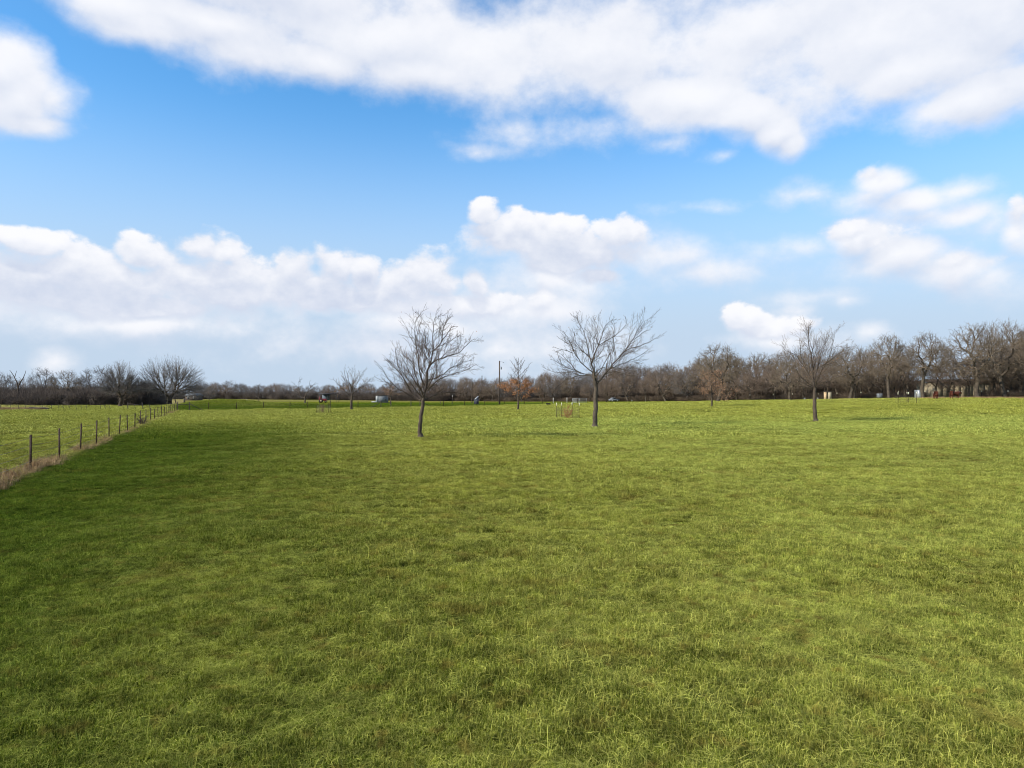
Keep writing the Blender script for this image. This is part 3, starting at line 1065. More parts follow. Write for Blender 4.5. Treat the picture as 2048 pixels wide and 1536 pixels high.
# ---- farther field trees
STY2 = dict(ang=(28, 55), ratio=.5, minlen=.28, rmin=.013, levels=4, wander=.13, up=.06, split=3, kids=(5, 5, 4, 3))
dF = 132.0
TF = traced_tree('young_tree', '', 703, 820, dF, (560, 690), 6.827,
                 [(976, 878), (974, 800), (980, 740), (985, 690)],
                 [([(985, 700), (975, 600), (980, 480), (975, 380), (982, 285)], .09, .1),
                  ([(990, 680), (1040, 560), (1100, 440), (1170, 330)], .07, -.3), ([(1000, 660), (1100, 560), (1190, 480), (1290, 400)], .06, .3),
                  ([(970, 690), (920, 560), (860, 460), (825, 370)], .07, .3), ([(960, 690), (860, 590), (790, 520), (745, 440)], .06, -.3),
                  ([(1020, 640), (1120, 600), (1200, 500), (1290, 470)], .04, -.2), ([(955, 660), (860, 620), (760, 510)], .04, .3),
                  ([(985, 560), (1030, 440), (1050, 330)], .04, .5), ([(970, 540), (900, 430), (900, 330)], .04, -.5),
                  ([(1000, 700), (1080, 690), (1150, 620)], .04, .4), ([(960, 700), (880, 690), (800, 650)], .04, -.4)],
                 .27, 41, STY2, extra=((4.0, 95, 4, .07, .8), (4.0, 265, 4, .07, .8)), nk=6)
finish_tree('young_tree', TF, 'bare round headed tree at the cross fence, right of the dark posted cage', 'tree',
            at(703, dF), (M['bark'], M['twig_brown']), TF.leaves(260, .2, .0, .35, .3), leafmat=M['dull_leaf'])

dG = 250.0
STYG = dict(ang=(30, 65), ratio=.42, minlen=.4, rmin=.03, levels=3, wander=.25, up=.04, split=2, kids=(6, 5, 4))
TG = traced_tree('forked_tree', '', 609.5, 803, dG, (560, 690), 6.827,
                 [(342, 770), (342, 700), (340, 680)],
                 [([(340, 700), (325, 720), (270, 650), (250, 600), (250, 520), (250, 410)], .22, .1), ([(270, 650), (200, 600), (120, 560), (110, 500)], .1, .2),
                  ([(250, 560), (190, 500), (160, 460)], .08, -.3), ([(250, 480), (290, 430), (270, 390)], .07, .2),
                  ([(345, 690), (370, 620), (440, 590), (500, 570)], .2, -.1), ([(380, 610), (420, 540), (470, 500), (520, 500)], .12, .2),
                  ([(420, 540), (400, 480), (440, 440)], .07, -.3)], .3, 43, STYG, nk=4)
finish_tree('forked_tree', TG, 'small black tree forked low into two crooked arms, before the distant wood', 'tree',
            at(609.5, dG), (M['bark'], M['twig_grey']))


def excurrent(seed, h, r0, z0, width, n, style, power=1.0):
    """a straight leader with rising side branches"""
    T = Tree(seed, style)
    P, rad = T.limb([(0, 0, -.2), (.02 * h, 0, h * .35), (0, .02 * h, h * .7), (.01 * h, 0, h)], r0, .02, 0, sub=False, sides=7)
    for i in range(n):
        t = i / (n - 1)
        z = z0 + (h * .93 - z0) * t
        a = i * 2.4 + T.r.uniform(-.4, .4)
        L = width * (1 - t ** 1.5 * .68) * T.r.uniform(.7, 1.15)
        upz = .25 + 1.1 * t
        d = unit(np.array([cos(a), sin(a), upz]))
        pts = [np.array([0.01 * h, 0, z]) + d * L * q + UP * (.12 * L * q * q) for q in (0, .35, .7, 1)]
        T.limb(pts, r0 * .32 * (1 - .5 * t), style['rmin'], 1, nk=7, L=L * .55, t0=.2)
    return T


dD = 124.0
STYD = dict(ang=(28, 50), ratio=.5, minlen=.3, rmin=.016, levels=3, wander=.12, up=.05, split=2, kids=(6, 5, 4))
TD = excurrent(51, H(104, dD), .20, 2.6, 4.1, 24, STYD)
finish_tree('rust_leaf_tree', TD, 'slender tree with rusty orange leaves on its lower half, right of utility pole', 'tree',
            at(1036, dD), (M['bark'], M['twig']), TD.leaves(3200, .17, .0, .50, .30), leafmat=M['rust_leaf'])

dI = 114.0
TI = excurrent(57, H(88, dI), .17, 1.3, 3.9, 20, dict(STYD, minlen=.25), 1)
finish_tree('rust_leaf_tree', TI, 'bushy tree with dull brown leaves and short crooked trunk before the wood', 'tree',
            at(1423, dI), (M['bark'], M['twig_brown']), TI.leaves(3000, .15, .0, .85, .34), leafmat=M['dull_leaf'])

dH = 215.0
TH = excurrent(61, H(50, dH), .22, 1.6, 3.8, 18, dict(STYD, minlen=.4, rmin=.025))
finish_tree('brown_tree', TH, 'round brown twigged tree just behind the gate posts of the cross fence', 'tree',
            at(781, dH), (M['bark'], M['twig_brown']), TH.leaves(900, .22, .2, .95, .4), leafmat=M['dull_leaf'])
TH2 = excurrent(63, H(48, 240), .2, 1.8, 4.2, 16, dict(STYD, minlen=.4, rmin=.025))
finish_tree('brown_tree', TH2, 'brownish twiggy tree left of the dark upright box beyond the cross fence', 'tree',
            at(944, 245), (M['bark'], M['twig_brown']))
TH3 = excurrent(67, 5.6, .15, 1.7, 2.6, 12, dict(STYD, minlen=.4, rmin=.022))
finish_tree('young_tree', TH3, 'small bare tree standing alone just beyond the left part of the cross fence', 'tree',
            at(517, 190), (M['bark'], M['twig_grey']))

# ---- the wood: a set of oaks, each of them copied many times
def envelope(kind, rs, n, h, w, base):
    """points filling the crown"""
    out = []
    holes = [(rs.normal(size=3) * np.array([w * .6, w * .6, (h - base) * .3]) + np.array([0, 0, base + (h - base) * .55]), rs.uniform(.07, .15) * w + .25) for _ in range(16)]
    lob = [(rs.uniform(0, 2 * pi), rs.uniform(.80, 1.12)) for _ in range(7)]
    while len(out) < n:
        p = rs.uniform(-1, 1, 3)
        a = math.atan2(p[1], p[0])
        lb = 1.0
        for la, lk in lob:
            d = abs((a - la + pi) % (2 * pi) - pi)
            lb *= 1 + (lk - 1) * math.exp(-(d / .45) ** 2) * 1.6
        r = math.hypot(p[0], p[1]) / lb
        if kind == 'fan':
            z = (p[2] + 1) / 2
            if r > 1 or z > (1 - r ** 2.6) ** .5 or z < .10 * r + .05 + .10 * r ** 3:
                continue
            q = np.array([p[0] * w, p[1] * w, base + (h - base) * z])
        else:
            lim = 1 if p[2] > 0 else .62
            if r * r + (p[2] / lim) ** 2 > 1:
                continue
            if r * r + (p[2] / lim) ** 2 < .34 and rs.rand() < .85:
                continue
            zc = base + (h - base) * .40
            q = np.array([p[0] * w, p[1] * w, zc + p[2] * (h - zc)])
        if q[2] > h or any(np.sum((q - c) ** 2) < rr * rr for c, rr in holes):
            continue
        out.append(q)
    return np.array(out)


def crown_tree(seed, kind, h, w, base, n=700, r_tip=.017, r_trunk=.26, lean=0.0, wave=.10, thick=.085, spur=(.3, .75), spur_n=1.0, spur_w=.55, power=2.25, frac=(.22, .40), sag=.0, top=None, arch=.35):
    """limbs fork again and again towards points that fill the crown"""
    rs = np.random.RandomState(seed)
    A = envelope(kind, rs, n, h, w, base)
    T = Tree(seed, dict(split=9))
    top = base if top is None else top
    t0 = np.array([0, 0, -.3])
    t1 = np.array([lean * .4 + .1 * rs.normal(), .1 * rs.normal(), top * .5])
    t2 = np.array([lean, .15 * rs.normal(), top])
    T.big.add(np.array([t0, t0 + (0, 0, .5), t1, t2]), [r_trunk * 1.35, r_trunk * 1.02, r_trunk * .92, r_trunk * .88], 8)
    k = r_trunk * .86 / n ** (1 / power)

    def rad(m):
        return max(k * m ** (1 / power), r_tip)

    def segment(p, d, q, r0, r1, m):
        L = np.linalg.norm(q - p)
        npt = 3 if m < 3 else (4 if m < 12 else 5)
        e = unit(q - p)
        off = rs.normal(size=3)
        off -= e * off.dot(e)
        pts = []
        for i in range(npt):
            t = i / (npt - 1)
            c = p + (q - p) * t + (unit(d) - e) * L * arch * t * (1 - t) * 1.6 + off * wave * L * math.sin(t * pi)
            if 0 < i < npt - 1:
                c = c + rs.normal(size=3) * wave * L * .35
            pts.append(c)
        rr = [r0 + (r1 - r0) * i / (npt - 1) for i in range(npt)]
        (T.big if r1 > thick else T.small).add(np.array(pts), rr, 7 if r1 > thick else (5 if r0 > .05 else 3))
        return pts

    def spurs(pts, m):
        c = spur_n * (1.6 if m <= 2 else .7) * len(pts) * .5
        for _ in range(int(c) + (rs.rand() < c % 1)):
            i = rs.randint(0, len(pts) - 1)
            p = pts[i] + (pts[i + 1] - pts[i]) * rs.rand()
            d = unit(unit(pts[i + 1] - pts[i]) * .55 + rs.normal(size=3) * spur_w + UP * .10)
            L = rs.uniform(*spur)
            q = p + d * L * .5
            d = unit(d + rs.normal(size=3) * .3)
            T.small.add(np.array([p, q, q + d * L * .5]), [r_tip * .8, r_tip * .65, r_tip * .35], 3)
            T.tips.append(q + d * L * .5)

    stack = [(t2, np.array([lean * .3, 0, 1.0]), A, r_trunk * .86)]
    first = True
    while stack:
        p, d, S, r = stack.pop()
        m = len(S)
        if m == 1:
            pts = segment(p, d, S[0], r, r_tip * .5, 1)
            spurs(pts, 1)
            continue
        c = S.mean(0)
        f = rs.uniform(*frac) if not first else .12
        first = False
        q = p + (c - p) * f
        r1 = rad(m)
        r1 = min(r, r1)
        pts = segment(p, d, q, r, r1, m)
        if r1 < .05:
            spurs(pts, m)
        d2 = unit(unit(d) * .45 + unit(c - p) * .7)
        X = S - q
        X = X / (np.linalg.norm(X, axis=1, keepdims=True) + 1e-6)
        X0 = X - X.mean(0)
        cov = X0.T @ X0 + np.eye(3) * 1e-6
        wv, U = np.linalg.eigh(cov)
        ax = unit(U[:, 2] + rs.normal(size=3) * .25)
        pr = X0 @ ax
        o = np.argsort(pr)
        cut = int(np.clip(round(m * rs.uniform(.28, .72)), 1, m - 1))
        for part in (o[:cut], o[cut:]):
            stack.append((q, d2, S[part], min(r1, rad(len(part)) * 1.02)))
    return T


oak_protos = []
tree_specs = [  # seed, height, half width, base of crown, kind
    (101, 11, 4.8, 2.2, 'o'), (102, 11.5, 4.2, 2.8, 'o'), (103, 10.5, 5.2, 1.8, 'o'), (104, 12, 4.4, 3.2, 'o'),
    (105, 10, 4.6, 1.2, 'b'), (106, 9.5, 4.8, 1.0, 'b'), (107, 11, 4.2, 2.4, 'b'),
    (108, 10, 5.0, 1.2, 'g'), (109, 10.5, 4.6, 1.6, 'g'),
]
MATS = {'o': ('bark_oak', 'twig_oak'), 'b': ('bark_oak', 'twig_brown'), 'g': ('bark_far', 'twig_grey')}  # far wood bark and twigs greyed in colour in place of distance haze
for sd, h, w, th, kk in tree_specs:
    q = random.Random(sd)
    T = crown_tree(sd, 'dome', h, w, th, r_trunk=q.uniform(.24, .32), lean=q.uniform(-.8, .8), n=760, top=th * 1.05 + .3)
    tm = T.big.mesh('trunk', M[MATS[kk][0]])
    cm = T.small.mesh('crown', M[MATS[kk][1]])
    print('oak', sd, len(tm.polygons), len(cm.polygons))
    oak_protos.append((kk, h, tm, cm))


def put_tree(proto, loc, h, rz, label, group, cat='tree', sx=1.0, name='oak_tree'):
    kk, h0, tm, cm = proto
    s = h / h0
    root = thing(name, label, cat, loc, rz, group)
    root.scale = (s * sx, s * sx, s)
    link('trunk', tm, root)
    link('crown', cm, root)
    return root


def wood_front(t):
    return float(np.interp(t, [-.47, -.43, -.2, 0, .2, .35, .5, .62, .8], [400, 400, 345, 290, 232, 182, 160, 150, 142]))


TOPS = ([430, 500, 600, 700, 780, 860, 950, 1000, 1100, 1200, 1250, 1300, 1370, 1440, 1500, 1560, 1640, 1700, 1780, 1850, 1900, 1960, 2040, 2200],
        [764, 766, 771, 769, 768, 752, 757, 758, 752, 748, 738, 738, 735, 722, 722, 716, 722, 716, 712, 706, 706, 700, 690, 680])
rw = random.Random(5)
MARKS = [(480, 'behind the green mound'), (560, 'behind the long pale trough'), (640, 'behind the forked black tree'), (690, 'behind the dark roofed shelter'),
         (740, 'behind the round headed tree'), (790, 'behind the small grey building'), (870, 'behind the gate posts'), (940, 'behind the pale topped post'),
         (985, 'behind the dark upright box'), (1030, 'behind the tall utility pole'), (1085, 'behind the rusty orange tree'), (1135, 'behind the round black tub'),
         (1180, 'behind the tube gate'), (1235, 'behind the pale parked car'), (1290, 'behind the low brown shed'), (1390, 'left of the bushy brown tree'),
         (1470, 'behind the bushy brown tree'), (1560, 'right of the bushy brown tree'), (1610, 'left of the lone upright tree'), (1680, 'by the tan shed'),
         (1745, 'between shed and grey crate'), (1800, 'by the crate'), (1850, 'by the pale upright tank'), (1900, 'behind the left cow'),
         (1960, 'behind the right cow'), (2030, 'by the dark pickup truck'), (9999, 'at the picture\'s right edge')]
KIND = {'o': 'grey oak', 'b': 'brown twigged tree', 'g': 'pale grey tree'}
GROUPS = {'o': 'grey oaks of the long wood', 'b': 'brown twigged trees of the long wood', 'g': 'grey trees of the distant wood'}
plan = []
for row, (off, dt_m, lowf) in enumerate(((2, 6.6, .80), (8, 6.8, .92), (15, 7.5, 1.0), (24, 9.5, 1.0))):
    t = -.455
    while t < .82:
        D = wood_front(t) + off + rw.uniform(-2.5, 2.5)
        px = 1024 + F * t
        topr = float(np.interp(px, *TOPS)) + (rw.uniform(-6, 10) if px > 1100 else rw.uniform(-3, 6))
        x = t * D
        z = tz(x, D)
        h = (CAM_H - z + (HOR - topr) * D / F) * (1.14 if px < 1080 else 1.26) * lowf * (1 if row > 1 else rw.uniform(.82, 1.05))
        kk = rw.choice('gggb' if px < 800 else ('bbog' if px < 1400 else 'ooob'))
        pr = rw.choice([p for p in oak_protos if p[0] == kk])
        if not (1843 < px < 1975 and ((row in (0, 1) and rw.random() < .2) or D < 172 and D > 158)):
            plan.append((px, row, kk, pr, (x, D, z - .1), h, rw.uniform(0, 2 * pi), rw.uniform(.9, 1.2)))
        t += dt_m / D * rw.uniform(.8, 1.2) * (1.15 if px < 900 else 1.0)
plan.sort(key=lambda q: q[0])
ORD = ['first', 'second', 'third', 'fourth', 'fifth', 'sixth', 'seventh', 'eighth']
seen = {}
for q in plan:
    mk = next(m for lim, m in MARKS if q[0] < lim)
    seen.setdefault((q[1] == 0, q[2], mk), []).append(q)
for (front, kk, mk), lst in seen.items():
    for n, (px, row, _, pr, loc, h, rz, sx) in enumerate(lst):
        if front:
            if len(lst) > 1:
                lb = '%s %s from the left, front row, %s' % (ORD[n], KIND[kk], mk)
            else:
                lb = 'bare %s in the front row, %s' % (KIND[kk], mk)
        else:
            lb = 'bare %s deeper in the wood, %s' % (KIND[kk], mk)
        put_tree(pr, loc, h, rz, lb, GROUPS[kk], sx=sx)
n_wood = len(plan)

# tall oaks that stand out of the wood
STAND = [
    (1436, 168, 112, 3, 1.15, 'dark crooked oak rising above the wood behind the bushy brown leaved tree'),
    (1700, 158, 104, 0, 1.2, 'large bare oak rising behind the lone upright tree on the right'),
    (1778, 150, 126, 1, 1.0, 'tall bare oak left of the tan building, first of the high crowns'),
    (1846, 146, 127, 3, 1.0, 'tall broad topped oak whose trunk stands left of the two cows'),
    (1955, 142, 146, 2, .95, 'highest bare oak of the wood, at the right end of the tan building'),
    (2010, 144, 150, 0, .95, 'high rounded bare oak near the right edge, next to the highest oak'),
    (2075, 140, 150, 1, .9, 'bare oak cut by the right edge of the picture'),
    (1580, 165, 78, 2, 1.0, 'low spreading oak left of the lone upright tree'),
]
for px, D, hp, k, sx, lb in STAND:
    p = at(px, D)
    h = H(hp, D) * 1.08
    base_row = HOR + F * (CAM_H - p.z) / D
    put_tree(oak_protos[k], p - Vector((0, 0, .1)), h, px * .7, lb, None, sx=sx)

# ---- left side: the two fan shaped trees and the thicket trees
TL = crown_tree(71, 'fan', H(104, 182), H(78, 182), 1.2, n=1500, r_tip=.020, r_trunk=.62, wave=.035, spur=(.5, 1.1), spur_w=.22, thick=.10, frac=(.08, .20), arch=.6)
finish_tree('spreading_tree', TL, 'large fan shaped bare tree at the far end of the left fence', 'tree', at(340, 182), (M['bark'], M['twig_grey']))
TL2 = crown_tree(73, 'fan', H(94, 176), H(50, 176), 1.4, n=1100, r_tip=.020, r_trunk=.45, wave=.035, spur=(.5, 1.1), spur_w=.22, thick=.10, frac=(.08, .20), arch=.6, lean=.4)
finish_tree('spreading_tree', TL2, 'fan shaped bare tree left of the largest one, rising out of the left thicket', 'tree', at(240, 178), (M['bark'], M['twig_grey']))
SNAG = dict(ang=(35, 75), ratio=.5, minlen=.5, rmin=.035, levels=3, wander=.3, up=.04, split=2, kids=(4, 4, 3))
TS = Tree(77, SNAG)
TS.limb([(0, 0, -.3), (.1, 0, 3), (0, 0, 5.5)], .3, .24, 0, sub=False, sides=8)
TS.limb([(0, 0, 5.2), (-.4, 0, 6.8), (-1.3, .2, 8.2), (-1.6, 0, 9.0), (-2.4, 0, 9.9)], .2, .05, 1, nk=4, L=2.0)
TS.limb([(0, 0, 5.3), (.9, .1, 7.0), (1.7, 0, 8.2), (2.0, .2, 9.8)], .2, .05, 1, nk=4, L=2.0)
TS.limb([(-1.0, 0, 7.6), (-1.0, .4, 9), (-.6, .3, 9.8)], .1, .04, 1, nk=3, L=1.4)
finish_tree('dead_tree', TS, 'dead forked snag with two thick bare arms above the left thicket', 'tree', at(36, 192), (M['bark'], M['twig_grey']))
LEFT = [(4, 195, 70, 7, 'bare tree at the very left edge of the picture above the thicket'),
        (82, 200, 78, 8, 'thin bare tree right of the dead snag in the left thicket'),
        (132, 194, 74, 2, 'crooked bare tree leaning left in the middle of the left thicket'),
        (168, 202, 62, 8, 'low bare tree right of the crooked one in the left thicket'),
        (196, 200, 82, 7, 'narrow bare tree just left of the fan shaped trees'),
        (290, 205, 52, 5, 'low dense tree between the two fan shaped trees'),
        (60, 206, 58, 5, 'low dense tree behind the dead snag')]
for px, D, hp, k, lb in LEFT:
    put_tree(oak_protos[k], at(px, D) - Vector((0, 0, .1)), H(hp, D), px * .37, lb, None, sx=.85)
for px, D, hp, k in ((-40, 200, 62, 7), (-90, 205, 66, 8), (18, 212, 55, 7), (105, 214, 56, 8), (150, 212, 55, 7), (222, 210, 60, 8), (262, 214, 62, 7), (315, 222, 48, 8), (352, 230, 46, 7), (392, 240, 40, 8), (420, 300, 34, 7)):
    put_tree(oak_protos[k], at(px, D) - Vector((0, 0, .1)), H(hp, D), px * .37, 'bare grey tree in the back row of the left thicket', 'back row trees of the left thicket', sx=.95)


# ---- thickets (brush nobody could count)
def twig_patch(name, n, rad, h, seed, mat, width=.035, segs=3):
    r = np.random.RandomState(seed)
    tb = Tubes()
    for i in range(n):
        a = r.rand() * 2 * pi
        q = rad * r.rand() ** .5
        p = np.array([cos(a) * q, sin(a) * q, 0.0 + r.rand() * h * .5])
        d = unit(np.array([cos(a) * .5, sin(a) * .5, .9]) + r.normal(size=3) * .5)
        L = h * (.25 + .35 * r.rand())
        pts = [p]
        for k in range(segs):
            d = unit(d + r.normal(size=3) * .35)
            p = p + d * L / segs
            pts.append(p)
        pts = np.array(pts)
        pts[:, 2] = np.clip(pts[:, 2], -.1, h * 1.1)
        tb.add(pts, [width, width * .8, width * .6, width * .35][:segs + 1], 3)
    V, Fq = tb.arrays()
    return raw_mesh(name, V, Fq, mat)


def build_brush():
    rs = np.random.RandomState(12)
    src = [twig_patch('thicket_patch', 520, 1.9, 2.6, 200 + i, M['brush']) for i in range(3)]
    X, Y, S, K = [], [], [], []
    # left thicket
    for _ in range(520):
        px = rs.uniform(-120, 318)
        D = rs.uniform(186, 214)
        if px > 270: D += 6
        X.append((px - 1024) / F * D); Y.append(D)
        hh = np.interp(px, [-100, 60, 150, 300, 330], [1.7, 1.9, 1.9, 2.2, 1.2]) * rs.uniform(.35, 1.35)
        hh *= np.interp(D, [186, 192], [.75, 1])
        S.append((1.1, 1.1, hh)); K.append(rs.randint(3))
    for _ in range(260):
        t = rs.uniform(-.50, -.1)
        D = wood_front(max(t, -.46)) + rs.uniform(0, 26)
        X.append(t * D); Y.append(D); s = rs.uniform(1.2, 2.0)
        S.append((1.9, 1.9, s)); K.append(rs.randint(3))
    X, Y = np.array(X), np.array(Y)
    R = np.zeros((len(X), 3)); R[:, 2] = rs.rand(len(X)) * 6.28
    o = scatter('left_brush', src, np.stack([X, Y, terr(X, Y)], -1), np.array(S), R, K)
    tag(o, 'dense dark leafless brush under the trees on the left', 'brush', kind='stuff')
    src = [twig_patch('undergrowth_patch', 460, 1.9, 2.4, 300 + i, M['brush_right']) for i in range(3)]
    X, Y, S, K = [], [], [], []
    for _ in range(900):
        t = rs.uniform(-.12, .84)
        back = rs.rand() < .55
        D = wood_front(t) + (rs.uniform(24, 40) if back else rs.uniform(1, 22))
        px = 1024 + F * t
        dens = 1.0 if px < 1440 else (.35 if not back else .9)
        if rs.rand() > dens or (1838 < px < 1985 and D > 158) or (1838 < px < 1985):
            continue
        X.append(t * D); Y.append(D)
        s = rs.uniform(1.6, 3.2) if back else rs.uniform(.45, 1.1)
        S.append((1.5, 1.5, s)); K.append(rs.randint(3))
    X, Y = np.array(X), np.array(Y)
    R = np.zeros((len(X), 3)); R[:, 2] = rs.rand(len(X)) * 6.28
    o = scatter('wood_undergrowth', src, np.stack([X, Y, terr(X, Y)], -1), np.array(S), R, K)
    tag(o, 'tangled brown undergrowth filling the wood behind the field', 'brush', kind='stuff')
    # dead weeds along the left fence and dry grass below the right wood
    wp = [blade_patch('weed_patch', 120, .55, .10, .46, .9, .010, 400 + i, .08, M['weed']) for i in range(3)]
    X, Y, S, K = [], [], [], []
    for _ in range(520):
        y = 17 + 110 * rs.rand() ** 1.7
        dens = 1.0 if y < 38 else .5
        if rs.rand() > dens * (.35 + .9 * vnoise(np.array([y]), np.array([0.]), .35, 8)[0]):
            continue
        X.append(-7.13 - .434 * y + rs.normal() * (.24 if y < 40 else .16)); Y.append(y)
        s = rs.uniform(.3, 1.5) * (1.0 if y < 38 else .6)
        S.append((1, 1, s)); K.append(rs.randint(3))
    for px_, d_, r_ in ((842, 45.0, .30), (1189, 61.9, .45), (1629, 74.0, .45), (1036, 124, .5), (1423, 114, .5), (703, 132, .6)):
        c_ = at(px_, d_)
        for _ in range(24):
            X.append(c_.x + rs.normal() * r_); Y.append(c_.y + rs.normal() * r_); S.append((.8, .8, .22)); K.append(rs.randint(3))
    for _ in range(260):
        px = rs.uniform(1840, 2120)
        D = rs.uniform(133, 146)
        X.append((px - 1024) / F * D); Y.append(D); S.append((2.2, 2.2, 1.4)); K.append(rs.randint(3))
    for _ in range(200):
        px = rs.uniform(-60, 92)
        D = rs.uniform(129, 142)
        X.append((px - 1024) / F * D); Y.append(D); S.append((2.0, 2.0, 1.5)); K.append(rs.randint(3))
    X, Y = np.array(X), np.array(Y)
    R = np.zeros((len(X), 3)); R[:, 2] = rs.rand(len(X)) * 6.28
    o = scatter('dead_weeds', wp, np.stack([X, Y, terr(X, Y)], -1), np.array(S), R, K)
    tag(o, 'brown dead weeds and dry grass along the fence and wood edge', 'weeds', kind='stuff')


build_brush()


# ------------------------------------------------------------------ fences
def t_post_mesh(h, w=.085):
    mb = MB()
    mb.box((0, 0, h / 2 - .1), (w, .010, h + .2))
    mb.box((0, .022, h / 2 - .1), (.010, .034, h + .2))
    for k in range(int(h / .12)):
        mb.box((0, -.010, .15 + k * .12), (.012, .012, .02))
    return mb.mesh('post', M['post_metal'])


def wire_run(parent, pts, n_wires, hs, r=.008):
    for hz in hs:
        mb = MB()
        for a, b in zip(pts[:-1], pts[1:]):
            m = (a + b) / 2 + Vector((0, 0, hz - .015))
            mb.bar(a + Vector((0, 0, hz)), m, r, 3)
            mb.bar(m, b + Vector((0, 0, hz)), r, 3)
        mb.build('wire', M['wire'], parent)


rf = random.Random(9)
root = thing('wire_fence', 'wire fence on rusty steel posts receding along the left side of the field', 'fence', (-7.13 - .434 * 26.4, 26.4, 0))
pm = t_post_mesh(1.42)
fpts = []
for n in range(-3, 21):
    y = 26.4 + 4.85 * n
    x = -7.13 - .434 * y
    v = Vector((x, y, tz(x, y)))
    loc = v - root.location
    o = link('post', pm, root, loc)
    o.rotation_euler = (radians(rf.uniform(-2.5, 2.5)), radians(rf.uniform(-2, 3)), rf.uniform(-.3, .3))
    o.scale = (1, 1, rf.uniform(.95, 1.04))
    fpts.append(loc)
wire_run(root, fpts, 4, (.35, .65, .95, 1.25))


def on_cross(px):
    t = (px - 1024) / F
    y = 185.3 / (1 - .96 * t)
    x = t * y
    return Vector((x, y, tz(x, y)))


o0 = on_cross(379)
root = thing('cross_fence', 'wire cross fence with wooden braces and gateway at the far side of the field', 'fence', o0)
pl = []
for px in (418, 473, 527.6, 580, 616, 660, 716, 887, 929, 969.6, 1008.5, 1049, 1085, 1120, 1155):
    v = on_cross(px) - o0
    o = link('post', pm, root, v)
    o.scale = (1.6, 1.6, 1.05)
    o.rotation_euler = (0, radians(rf.uniform(-2, 2)), .5)
for px, h in ((355.5, 1.65), (379, 1.6), (762, 1.62), (782, 1.62), (822, 1.65), (840, 1.6)):
    v = on_cross(px) - o0
    mb = MB().bar((0, 0, -.3), (0, 0, h), .10, 8, .09)
    mb.build('wood_post', M['old_wood'], root, loc=v)
for pa, pb, ha, hb in ((379, 403, 1.35, .12), (762, 744, 1.4, .1), (840, 860, 1.35, .25)):
    a, b = on_cross(pa) - o0 + Vector((0, -.12, ha)), on_cross(pb) - o0 + Vector((0, -.12, hb))
    MB().bar(a, b, .065, 6).build('brace', M['old_wood'], root)
for px in (403, 744, 860):
    v = on_cross(px) - o0
    MB().bar((0, 0, -.2), (0, 0, .35), .08, 7).build('brace_stub', M['old_wood'], root, loc=v)
for pa, pb in ((355.5, 379), (762, 782), (822, 840)):
    MB().bar(on_cross(pa) - o0 + Vector((0, 0, 1.15)), on_cross(pb) - o0 + Vector((0, 0, 1.15)), .045, 6).build('rail', M['old_wood'], root)
wl = [on_cross(px) - o0 for px in (379, 418, 473, 527.6, 580, 616, 660, 716, 762)]
wire_run(root, wl, 4, (.4, .75, 1.1), .006)
wl = [on_cross(px) - o0 for px in (840, 887, 929, 969.6, 1008.5, 1049, 1085, 1120, 1155)]
wire_run(root, wl, 4, (.4, .75, 1.1), .006)

# leaning fence of the left pasture
o0 = at(92, 133)
root = thing('leaning_fence', 'old fence of thin leaning posts in front of the left thicket', 'fence', o0)
thin = MB().bar((0, 0, -.2), (0, 0, 1.15), .045, 6, .035).mesh('post', M['old_wood'])
wl = []
for px, ln in ((2, 3), (20, -6), (38, 5), (52, 8), (72, 12), (88, 22), (103, -3), (117, 0), (130, 30), (142, 24), (154, 14), (163, 3), (175, 12), (202, 8), (213, 24), (222, 22), (247, 6), (272, 16), (300, 4), (322, -4)):
    D = np.interp(px, [0, 320], [133, 130])
    v = at(px, D) - o0
    o = link('post', thin, root, v)
    o.rotation_euler = (0, -radians(ln), 0)
    wl.append(v)
for px, ln in ((256, 0), (287, 10)):
    v = at(px, 131) - o0
    MB().bar((0, 0, -.2), (0, 0, 1.45), .09, 8, .08).build('wood_post', M['old_wood'], root, loc=v).rotation_euler = (0, -radians(ln), 0)
MB().bar(at(256, 131) - o0 + Vector((0, 0, 1.2)), at(285, 131) - o0 + Vector((0, 0, .95)), .05, 6).build('rail', M['old_wood'], root)
wire_run(root, wl, 2, (.45, .85), .006)

# fence with white tipped posts along the right hand wood
pxs = [1500, 1547, 1585, 1637, 1674, 1722, 1775, 1797, 1850, 1905, 1963, 2016, 2060]


def on_wood_edge(px):
    t = (px - 1024) / F
    return at(px, wood_front(t) - 4.5)


o0 = on_wood_edge(1500)
root = thing('wood_edge_fence', 'wire fence with white tipped steel posts along the foot of the right hand wood', 'fence', o0)
capm = MB().box((0, 0, 1.52), (.085, .05, .26)).mesh('post_tip', M['cap_white'])
wl = []
for px in pxs:
    v = on_wood_edge(px) - o0
    o = link('post', pm, root, v); o.scale = (1.4, 1.4, 1.0)
    link('post_tip', capm, o)
    wl.append(v)
wire_run(root, wl, 2, (.5, .9, 1.25), .005)


